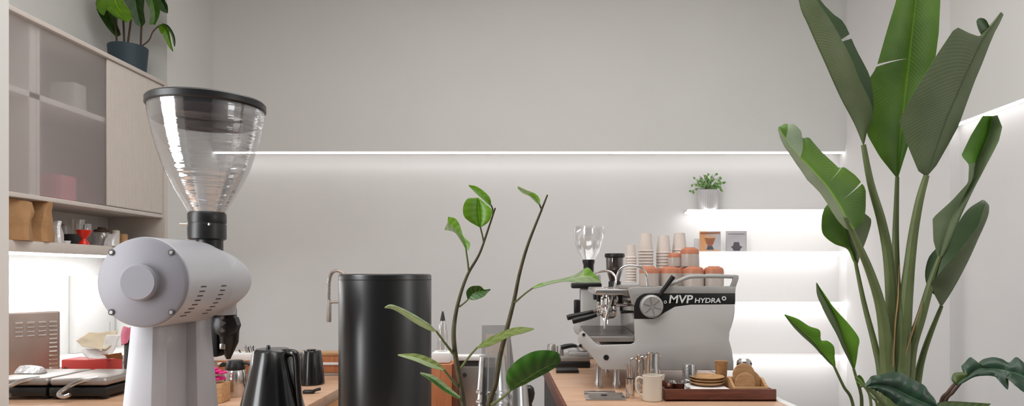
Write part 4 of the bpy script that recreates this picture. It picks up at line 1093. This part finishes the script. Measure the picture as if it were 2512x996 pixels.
# petioles (from the tip of the stalk down to the soil)
s1 = st([(2118, 355, 1.86), (2136, 450, 1.87), (2162, 541, 1.88), (2179, 630, 1.89), (2188, 740, 1.89), (2188, 850, 1.9), (2190, 960, 1.9), (2192, 1160, 1.9)], [.0065, .0095, .012, .014, .017, .021, .022, .022])
s2 = st([(2201, 434, 1.93), (2199, 500, 1.93), (2197, 580, 1.93), (2198, 690, 1.93), (2202, 800, 1.93), (2203, 960, 1.92), (2203, 1160, 1.92)], [.0055, .007, .009, .012, .016, .02, .02])
s3 = st([(2273, 430, 1.82), (2256, 490, 1.83), (2241, 570, 1.85), (2231, 650, 1.86), (2222, 740, 1.87), (2213, 860, 1.88), (2207, 960, 1.88), (2205, 1160, 1.88)], [.0075, .0105, .0125, .0145, .018, .022, .024, .024])
s4 = st([(2074, 532, 1.80), (2096, 580, 1.82), (2133, 664, 1.84), (2161, 755, 1.86), (2174, 850, 1.87), (2180, 960, 1.88), (2186, 1160, 1.88)], [.006, .008, .011, .014, .018, .02, .02])
s5 = st([(2098, 640, 1.96), (2120, 745, 1.96), (2147, 850, 1.95), (2163, 930, 1.94), (2182, 1160, 1.92)], [.0048, .007, .009, .012, .013])
s6 = st([(2306, 628, 1.84), (2283, 696, 1.85), (2258, 783, 1.87), (2236, 850, 1.89), (2226, 930, 1.9), (2212, 1160, 1.9)], [.0055, .010, .013, .016, .019, .02])
s7 = st([(2310, 750, 1.88), (2280, 825, 1.9), (2262, 880, 1.92), (2250, 940, 1.93), (2220, 1160, 1.93)], [.005, .0075, .009, .011, .012])
M_edge = mat('brown_sheath', (150, 114, 76), .6, var=.2)
for pts in ([(2206, 650, 1.87), (2203, 730, 1.86), (2196, 800, 1.85), (2191, 900, 1.85)], [(2262, 740, 1.85), (2243, 800, 1.85), (2222, 870, 1.86), (2215, 920, 1.86)]):
    stalk(bp_, pts, [.001, .002, .002, .0015], M_edge, 'sheath_edge', 8)
# leaf A: folded, its pale back towards us, the other half showing dark behind
loft('leaf', s1, [(1946, -140), (1975, -60), (2004, 0), (2032, 42), (2053, 76), (2088, 143), (2108, 194), (2131, 240), (2141, 277), (2128, 318), (2120, 354)],
     [(1940, -145), (1950, -60), (1964, 18), (1982, 60), (2003, 108), (2023, 152), (2044, 200), (2065, 245), (2085, 282), (2100, 312), (2118, 356)],
     [(1947, -140), (1985, -62), (2010, -4), (2044, 34), (2071, 57), (2101, 122), (2132, 182), (2140, 222), (2143, 268), (2130, 312), (2120, 354)],
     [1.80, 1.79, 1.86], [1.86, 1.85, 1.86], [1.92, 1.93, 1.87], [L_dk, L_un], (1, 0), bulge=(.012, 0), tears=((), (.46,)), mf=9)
# leaf B: upper face
loft('leaf', s2, [(2250, -190), (2212, -70), (2199, 0), (2176, 75), (2150, 166), (2120, 212), (2138, 275), (2125, 326), (2158, 384), (2199, 436)],
     [(2270, -200), (2254, -80), (2246, 0), (2238, 70), (2229, 150), (2222, 215), (2216, 270), (2211, 315), (2206, 370), (2201, 438)],
     [(2288, -180), (2306, -70), (2307, 0), (2303, 80), (2294, 150), (2274, 225), (2252, 290), (2232, 345), (2217, 392), (2203, 437)],
     [1.93, 1.92, 1.91], [1.97, 1.97, 1.93], [1.93, 1.93, 1.93], UU, (0, 0), n=40, bulge=(.012, .01), tears=((.445,), ()), lin_=True)
# leaf C: back towards us
loft('leaf', s3, [(2454, 30), (2436, 52), (2420, 70), (2400, 92), (2345, 65), (2298, 135), (2234, 240), (2206, 296), (2222, 345), (2253, 420), (2272, 433)],
     [(2457, 30), (2444, 48), (2428, 70), (2412, 94), (2390, 140), (2368, 187), (2345, 240), (2322, 293), (2304, 345), (2288, 390), (2274, 431)],
     [(2462, 36), (2452, 58), (2440, 80), (2428, 108), (2410, 155), (2391, 200), (2372, 252), (2352, 308), (2326, 356), (2298, 405), (2275, 432)],
     [1.78, 1.72, 1.78, 1.82], [1.84, 1.80, 1.80, 1.82], [1.90, 1.88, 1.86, 1.82], UU, (1, 1), n=42, bulge=(.01, .004), lin_=True)
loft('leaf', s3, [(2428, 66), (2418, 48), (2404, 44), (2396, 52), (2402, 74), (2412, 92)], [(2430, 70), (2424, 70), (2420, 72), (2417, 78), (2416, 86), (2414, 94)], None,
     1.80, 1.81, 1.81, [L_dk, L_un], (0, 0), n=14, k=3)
# leaf D: long torn leaf leaning left
loft('leaf', s4, [(1909, 312), (1925, 303), (1950, 305), (1966, 322), (1968, 340), (1984, 336), (2014, 371), (2058, 412), (2072, 410), (2101, 432), (2124, 462), (2124, 510), (2119, 550), (2098, 562)],
     [(1910, 313), (1923, 334), (1937, 356), (1952, 374), (1966, 390), (1984, 408), (2002, 428), (2020, 448), (2034, 466), (2048, 488), (2062, 510), (2074, 532), (2084, 548), (2094, 563)],
     [(1908, 317), (1914, 340), (1925, 362), (1940, 382), (1953, 402), (1966, 420), (1980, 442), (1997, 458), (2012, 474), (2027, 496), (2041, 520), (2055, 541), (2070, 558), (2088, 568)],
     [1.84, 1.86, 1.88], [1.80, 1.80, 1.80], [1.86, 1.86, 1.84], [L_up, L_litun], (lambda t: 1 if .09 < t < .27 else 0, 1), n=42, bulge=(.015, 0), tears=((.57, .72), ()), mf=9, lin_=True)
# leaf E: behind D
loft('leaf', s5, [(2036, 496), (2022, 512), (2016, 540), (2019, 574), (2046, 598), (2078, 611), (2092, 640), (2100, 653)],
     [(2042, 500), (2054, 520), (2066, 545), (2076, 572), (2084, 598), (2090, 616), (2096, 636), (2101, 653)],
     [(2060, 500), (2100, 512), (2132, 532), (2137, 548), (2128, 580), (2119, 604), (2110, 628), (2103, 652)],
     [1.90, 1.92, 1.95], [1.98, 1.98, 1.96], [1.93, 1.93, 1.95], [L_up, L_un], (0, 1), bulge=(.012, 0))
# leaf F: S shaped, right
loft('leaf', s6, [(2412, 284), (2382, 333), (2359, 381), (2378, 404), (2376, 448), (2338, 490), (2288, 535), (2290, 590), (2301, 634)],
     [(2434, 285), (2428, 322), (2414, 358), (2394, 402), (2386, 440), (2364, 484), (2336, 535), (2314, 596), (2303, 640)],
     [(2446, 283), (2458, 312), (2450, 345), (2434, 378), (2410, 424), (2392, 458), (2361, 522), (2326, 612), (2306, 642)],
     [1.80, 1.80, 1.82, 1.84], [1.86, 1.86, 1.84, 1.84], [1.82, 1.82, 1.84, 1.84], [L_upb, L_midlitun], (lambda t: 0 if t < .36 else 1, 1), n=42, bulge=(.006, .006), mf=9, lin_=True)
loft('leaf', s6, [(2300, 606), (2278, 632), (2269, 672), (2276, 706), (2292, 723)], [(2303, 610), (2300, 640), (2294, 670), (2290, 695), (2296, 720)], None, 1.90, 1.86, 1.86, [L_dk, L_un], (0, 0), n=14, k=3)
# leaf G: folded, dark inside
loft('leaf', s7, [(2417, 500), (2408, 528), (2397, 556), (2352, 615), (2299, 678), (2284, 700), (2306, 748)],
     [(2414, 492), (2426, 508), (2416, 545), (2384, 620), (2354, 680), (2330, 722), (2309, 753)],
     [(2410, 490), (2374, 514), (2346, 556), (2316, 622), (2288, 690), (2288, 712), (2306, 748)],
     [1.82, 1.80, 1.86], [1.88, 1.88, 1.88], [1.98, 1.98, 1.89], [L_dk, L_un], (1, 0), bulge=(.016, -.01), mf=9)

# young bird of paradise shoots left of it
t = thing('young_plant', 'young plant with two narrow bright leaves left of the tall plant', 'potted plant', ((2110-VX)/F*1.72, 1.72, 0))
root_loc[0] = t.location.copy()
planter(t, .10, .08, .90, M_charcoal)
a1 = stalk(t, [(2045, 896, 1.70), (2069, 947, 1.70), (2092, 992, 1.71), (2106, 1130, 1.72)], [.003, .0036, .004, .005], M_stemd, 'petiole')
a2 = stalk(t, [(2094, 904, 1.72), (2102, 932, 1.72), (2111, 962, 1.72), (2114, 996, 1.72), (2114, 1130, 1.72)], [.0032, .0036, .004, .0045, .005], M_stemd, 'petiole')
loft('leaf', a1, [(1925, 771), (1957, 782), (1985, 800), (2011, 810), (2014, 834), (2030, 836), (2046, 850), (2048, 876), (2050, 897)],
     [(1925, 772), (1950, 796), (1974, 818), (1992, 834), (2006, 850), (2018, 864), (2030, 878), (2038, 888), (2046, 899)],
     [(1925, 773), (1945, 800), (1966, 822), (1984, 838), (1999, 852), (2011, 866), (2024, 880), (2034, 890), (2045, 900)],
     1.68, 1.71, 1.69, [L_young, L_un], (0, 1), bulge=(.006, 0))
loft('leaf', a2, [(2002, 694), (2004, 722), (2016, 752), (2032, 784), (2052, 820), (2066, 852), (2080, 880), (2093, 907)],
     [(2003, 694), (2014, 715), (2032, 745), (2050, 778), (2064, 812), (2075, 846), (2086, 878), (2095, 907)],
     [(2004, 694), (2022, 720), (2048, 757), (2080, 792), (2107, 829), (2105, 856), (2102, 880), (2097, 906)],
     1.69, 1.73, 1.69, [L_young, L_un], (1, 0), bulge=(.004, .004))
for pts in ([(2098, 922, 1.71), (2118, 945, 1.70), (2136, 985, 1.70), (2140, 1120, 1.70)], [(2110, 950, 1.72), (2134, 942, 1.71), (2150, 962, 1.71), (2160, 1010, 1.71), (2150, 1120, 1.71)], [(2126, 958, 1.73), (2140, 975, 1.72), (2152, 1000, 1.72), (2150, 1120, 1.72)], [(2162, 958, 1.74), (2158, 985, 1.73), (2152, 1030, 1.72), (2148, 1120, 1.72)]):
    sx = stalk(t, pts, [.0022, .003, .0035, .004], L_young and M_stem, 'shoot', 8)
loft('leaf', a2, [(2100, 926), (2108, 920), (2118, 930), (2124, 946)], [(2099, 928), (2106, 930), (2114, 938), (2123, 948)], [(2098, 930), (2102, 938), (2110, 944), (2121, 949)], 1.71, 1.72, 1.71, [L_young, L_un], (0, 0), n=10, k=2)

# glossy dark philodendron in front
t = thing('philodendron', 'dark glossy lobed philodendron at the bottom right corner', 'potted plant', ((2290-VX)/F*1.45, 1.45, 0))
root_loc[0] = t.location.copy()
planter(t, .14, .11, .80, M_pot)
b1 = stalk(t, [(2130, 950, 1.40), (2180, 1010, 1.40), (2240, 1120, 1.42), (2284, 1330, 1.45)], [.004, .005, .006, .007], M_stemd, 'petiole')
b2 = stalk(t, [(2342, 942, 1.42), (2326, 962, 1.42), (2308, 990, 1.43), (2296, 1100, 1.44), (2288, 1330, 1.45)], [.0034, .0038, .004, .005, .006], M_brown, 'petiole')
b3 = stalk(t, [(2356, 940, 1.44), (2338, 962, 1.44), (2318, 990, 1.44), (2304, 1100, 1.45), (2294, 1330, 1.46)], [.003, .0034, .004, .005, .006], M_brown, 'petiole')
loft('leaf', b1, [(2123, 947), (2133, 926), (2163, 918), (2206, 913), (2238, 930), (2264, 943), (2284, 967), (2303, 998)],
     [(2124, 949), (2142, 944), (2166, 945), (2190, 952), (2216, 965), (2242, 978), (2272, 990), (2303, 999)],
     [(2124, 952), (2138, 954), (2160, 963), (2180, 977), (2204, 996), (2234, 1010), (2270, 1014), (2302, 1001)],
     [1.42, 1.46, 1.44], [1.40, 1.42, 1.40], [1.36, 1.34, 1.38], [L_phil, L_phil2], (0, 0), bulge=(.01, .01), wave=.003)
loft('leaf', b2, [(2344, 944), (2334, 932), (2340, 915), (2361, 912), (2358, 899), (2366, 890), (2381, 876), (2396, 890), (2412, 881), (2436, 876), (2459, 881), (2475, 889), (2492, 876), (2508, 886), (2540, 915), (2570, 960)],
     [(2346, 945), (2352, 938), (2362, 930), (2372, 923), (2382, 916), (2394, 908), (2408, 904), (2420, 903), (2434, 904), (2448, 906), (2462, 908), (2478, 912), (2494, 917), (2512, 924), (2540, 938), (2570, 962)],
     [(2348, 946), (2356, 943), (2366, 938), (2376, 932), (2388, 926), (2400, 923), (2414, 922), (2428, 922), (2442, 925), (2450, 934), (2472, 956), (2466, 928), (2478, 934), (2494, 948), (2520, 965), (2568, 966)],
     [1.44, 1.47, 1.45, 1.40], [1.42, 1.41, 1.38, 1.34], [1.40, 1.36, 1.33, 1.31], [L_phil, L_phil2], (lambda q: 1 if q < .22 else 0, 0), bulge=(.006, .004), n=64)
loft('leaf', b3, [(2300, 988), (2330, 984), (2370, 986), (2400, 988), (2430, 990)], [(2300, 992), (2335, 1004), (2370, 1006), (2400, 1000), (2430, 991)], [(2300, 996), (2330, 1030), (2370, 1030), (2400, 1014), (2430, 992)],
     1.44, 1.42, 1.40, [L_phil2, L_phil2], (0, 0))

# ------------------------------------------------------------------ rubber plant in the foreground centre
DR = 1.35
t = thing('rubber_plant', 'sparse rubber plant with two bare stems in the foreground centre', 'potted plant', ((1168-VX)/F*DR, DR, CT))
root_loc[0] = t.location.copy()
planter(t, .075, .06, .13, M_pot)
r1 = stalk(t, [(1215, 510, 1.38), (1198, 561, 1.38), (1176, 623, 1.37), (1147, 674, 1.37), (1127, 731, 1.36), (1116, 782, 1.36), (1113, 828, 1.35), (1119, 884, 1.35), (1130, 941, 1.35), (1138, 1000, 1.35), (1155, 1140, 1.35)], [.0016, .0022, .0026, .0032, .0038, .0046, .005, .0052, .0056, .006], M_stemb, 'stem', 10, 60)
r2 = stalk(t, [(1343, 478, 1.30), (1326, 521, 1.30), (1295, 600, 1.31), (1275, 669, 1.32), (1261, 737, 1.33), (1244, 805, 1.33), (1227, 873, 1.34), (1216, 941, 1.34), (1200, 995, 1.35), (1182, 1140, 1.35)], [.0016, .0022, .003, .0034, .004, .0046, .005, .0052, .0055, .006], M_stemb, 'stem', 10, 60)
def pet(par, *pts, m=M_stemd, r=.0018): return stalk(par, pts, [r*.9, r, r*1.2], m, 'petiole', 8, 14)
FU = [L_fic, L_ficun]; FB = [L_ficlt, L_ficun]; FO = [L_olive, L_ficun]
pet(r1, (1204, 502, 1.37), (1208, 512, 1.38), (1209, 526, 1.38)); loft('leaf', r1, [(1150, 454), (1170, 458), (1193, 475), (1203, 490), (1204, 503)], [(1150, 455), (1170, 466), (1188, 480), (1198, 492), (1204, 504)], [(1150, 456), (1168, 474), (1184, 488), (1196, 499), (1203, 505)], 1.36, 1.38, 1.35, FB, (0, 0), n=18)
pet(r1, (1178, 556, 1.36), (1183, 576, 1.37), (1187, 596, 1.375)); loft('leaf', r1, [(1166, 485), (1146, 488), (1136, 508), (1138, 530), (1152, 544), (1177, 558)], [(1172, 485), (1174, 500), (1175, 515), (1176, 530), (1177, 545), (1178, 559)], [(1176, 486), (1190, 498), (1206, 514), (1206, 528), (1198, 545), (1179, 558)], 1.34, 1.37, 1.34, FB, (0, 0), n=20, bulge=(.004, .004))
pet(r1, (1143, 612, 1.36), (1147, 640, 1.365), (1150, 668, 1.37)); loft('leaf', r1, [(1090, 563), (1106, 566), (1118, 572), (1128, 586), (1138, 602), (1143, 613)], [(1098, 545), (1110, 555), (1122, 566), (1132, 580), (1140, 597), (1145, 614)], [(1099, 532), (1116, 536), (1127, 552), (1136, 580), (1152, 596), (1149, 614)], 1.34, 1.37, 1.35, FB, (1, 0), n=20)
pet(r1, (1148, 735, 1.35), (1138, 744, 1.355), (1127, 752, 1.36)); loft('leaf', r1, [(1147, 733), (1144, 716), (1156, 703), (1178, 702), (1188, 711), (1202, 710)], [(1148, 734), (1156, 724), (1166, 717), (1178, 714), (1190, 712), (1203, 710)], [(1149, 735), (1162, 736), (1176, 732), (1188, 726), (1196, 717), (1203, 711)], 1.33, 1.36, 1.33, FU, (0, 0), n=20)
pet(r1, (1070, 812, 1.30), (1092, 842, 1.33), (1112, 868, 1.35), m=M_stem, r=.0024); loft('leaf', r1, [(944, 753), (962, 747), (1005, 765), (1051, 793), (1071, 812)], [(943, 755), (970, 757), (1005, 774), (1045, 799), (1071, 813)], [(944, 756), (970, 762), (1020, 794), (1056, 812), (1070, 813)], 1.27, 1.28, 1.31, [L_ficun, L_fic], (0, 0), n=20, bulge=(.004, 0))
pet(r1, (1088, 905, 1.31), (1106, 928, 1.33), (1124, 950, 1.35), m=M_stem, r=.0024); loft('leaf', r1, [(976, 869), (1017, 867), (1051, 876), (1079, 893), (1089, 905)], [(976, 870), (1015, 876), (1050, 889), (1075, 900), (1089, 907)], [(976, 872), (1022, 887), (1052, 900), (1075, 906), (1088, 908)], 1.31, 1.28, 1.25, FO, (0, 1), n=20)
loft('leaf', r1, [(1032, 913), (1066, 922), (1100, 948), (1128, 972)], [(1031, 915), (1062, 929), (1096, 954), (1129, 976)], [(1032, 917), (1056, 934), (1090, 960), (1128, 979)], 1.33, 1.31, 1.30, [L_ficun, L_fic], (0, 1), n=18); pet(r1, (1126, 974, 1.32), (1131, 980, 1.34), (1134, 985, 1.35))
pet(r1, (1171, 852, 1.32), (1150, 876, 1.34), (1130, 904, 1.35), m=M_stem, r=.0022); loft('leaf', r1, [(1170, 852), (1193, 832), (1238, 811), (1272, 802), (1309, 805)], [(1170, 853), (1198, 840), (1242, 818), (1276, 809), (1310, 806)], [(1171, 854), (1204, 848), (1250, 826), (1284, 817), (1309, 808)], 1.30, 1.29, 1.25, FO, (0, 0), n=20)
pet(r2, (1253, 957, 1.30), (1232, 976, 1.32), (1206, 993, 1.345), m=M_stem, r=.0028); loft('leaf', r2, [(1252, 957), (1242, 936), (1245, 910), (1268, 884), (1306, 863), (1344, 859), (1370, 866), (1376, 882)], [(1253, 958), (1268, 945), (1284, 935), (1304, 922), (1322, 911), (1342, 900), (1360, 891), (1376, 884)], [(1254, 959), (1272, 950), (1288, 943), (1308, 932), (1326, 923), (1346, 912), (1364, 900), (1376, 886)], 1.27, 1.28, 1.31, FU, (0, 0), n=26, bulge=(.008, 0))
pet(r2, (1309, 705, 1.28), (1286, 722, 1.30), (1263, 742, 1.325)); loft('leaf', r2, [(1308, 704), (1322, 696), (1345, 690), (1380, 683), (1410, 674), (1440, 656), (1457, 671), (1474, 690)], [(1308, 706), (1326, 700), (1348, 694), (1382, 688), (1412, 682), (1438, 677), (1456, 682), (1475, 691)], [(1308, 708), (1328, 703), (1348, 697), (1382, 690), (1412, 692), (1436, 693), (1456, 693), (1475, 692)], 1.30, 1.26, 1.21, [L_ficlt, L_ficun], (lambda q: 0 if (q > .66 or q < .2) else 1, 1), n=26)
pet(r2, (1323, 500, 1.29), (1326, 508, 1.30), (1329, 518, 1.30)); loft('leaf', r2, [(1271, 457), (1290, 466), (1312, 475), (1323, 487), (1324, 501)], [(1270, 459), (1286, 470), (1304, 480), (1316, 490), (1323, 502)], [(1271, 462), (1282, 473), (1298, 480), (1311, 492), (1322, 502)], 1.28, 1.30, 1.27, FB, (lambda q: 1 if q < .4 else 0, 1), n=18)

# ------------------------------------------------------------------ plant on top of the cabinet
DT = 4.24
t = thing('leafy_plant', 'bright green leafy plant in a dark teal pot on top of the cabinet', 'potted plant', (-2.662, DT, 2.637))
root_loc[0] = t.location.copy()
planter(t, .113, .099, .172, M_teal, .007, .03)
def TS(*p, r=.006): return stalk(t, [q+(0,) if len(q) == 2 else q for q in p], [r*.9, r, r], M_brown, 'stem', 8, 18)
q1 = TS((276, 10, 4.24), (283, 55, 4.23), (287, 118, 4.22)); q2 = TS((298, 12, 4.24), (303, 60, 4.24), (305, 116, 4.24))
q3 = TS((328, -10, 4.27), (320, 58, 4.25), (312, 118, 4.24)); q4 = TS((352, 0, 4.28), (347, 64, 4.27), (345, 120, 4.26)); q5 = TS((389, 64, 4.33), (375, 78, 4.31), (366, 98, 4.29), (350, 112, 4.27), (340, 124, 4.26), r=.004)
TB = [L_top, L_top2]; TD_ = [L_top2, L_top]
loft('leaf', q1, [(303, -110), (256, -50), (236, 0), (238, 22), (254, 38), (262, 26), (280, 40), (296, 48), (312, 55), (324, 46)], [(304, -112), (290, -50), (284, -30), (282, -12), (284, 2), (288, 14), (294, 24), (302, 34), (312, 44), (323, 48)], [(305, -110), (312, -50), (312, -30), (306, -8), (304, 6), (310, 14), (316, 22), (320, 30), (323, 38), (324, 46)], 4.12, 4.16, 4.2, TB, (0, 0), n=30, bulge=(.02, .01))
loft('leaf', q1, [(262, -40), (238, 14), (240, 30), (250, 48), (262, 66), (280, 86), (290, 90)], [(263, -42), (262, 0), (264, 18), (268, 36), (274, 54), (282, 72), (292, 88)], [(264, -40), (286, 0), (286, 20), (288, 40), (288, 60), (294, 76), (296, 86)], 4.2, 4.24, 4.22, TD_, (0, 0), n=22)
loft('leaf', q3, [(322, -95), (300, -40), (304, 0), (318, 24), (326, 44), (332, 58), (342, 64)], [(323, -97), (326, -40), (330, -10), (334, 14), (338, 34), (342, 50), (346, 64)], [(324, -95), (340, -40), (350, 0), (352, 22), (354, 40), (356, 54), (350, 64)], 4.22, 4.26, 4.22, TD_, (0, 0), n=22)
loft('leaf', q4, [(356, -95), (340, -40), (356, 0), (366, 24), (368, 44), (366, 60)], [(357, -97), (362, -40), (372, -4), (378, 20), (380, 42), (376, 60)], [(358, -95), (380, -40), (386, 0), (392, 24), (389, 42), (380, 61)], 4.24, 4.28, 4.24, [leafmat('topplant_mid', (84, 128, 40), (58, 98, 28), .4, 30, .1), L_top2], (0, 0), n=22)
loft('leaf', q4, [(374, -85), (366, -40), (376, 0), (392, 24), (410, 33)], [(375, -87), (380, -40), (392, -6), (402, 14), (411, 32)], [(376, -85), (392, -40), (404, 0), (411, 14), (412, 31)], 4.26, 4.30, 4.26, TD_, (0, 0), n=18)
loft('leaf', q5, [(388, 64), (392, 78), (398, 84), (402, 92), (410, 108), (416, 118), (423, 126)], [(390, 62), (400, 68), (408, 78), (412, 90), (416, 102), (420, 114), (424, 126)], [(392, 60), (404, 62), (412, 70), (416, 82), (418, 96), (421, 110), (425, 125)], 4.30, 4.34, 4.32, TB, (0, 0), n=22)
loft('leaf', q5, [(396, 60), (406, 64), (414, 74), (421, 88), (424, 102), (427, 114)], [(398, 58), (410, 62), (419, 74), (425, 88), (428, 102), (428, 114)], [(400, 58), (412, 62), (422, 75), (428, 89), (430, 102), (429, 114)], 4.34, 4.36, 4.34, TD_, (0, 0), n=18)
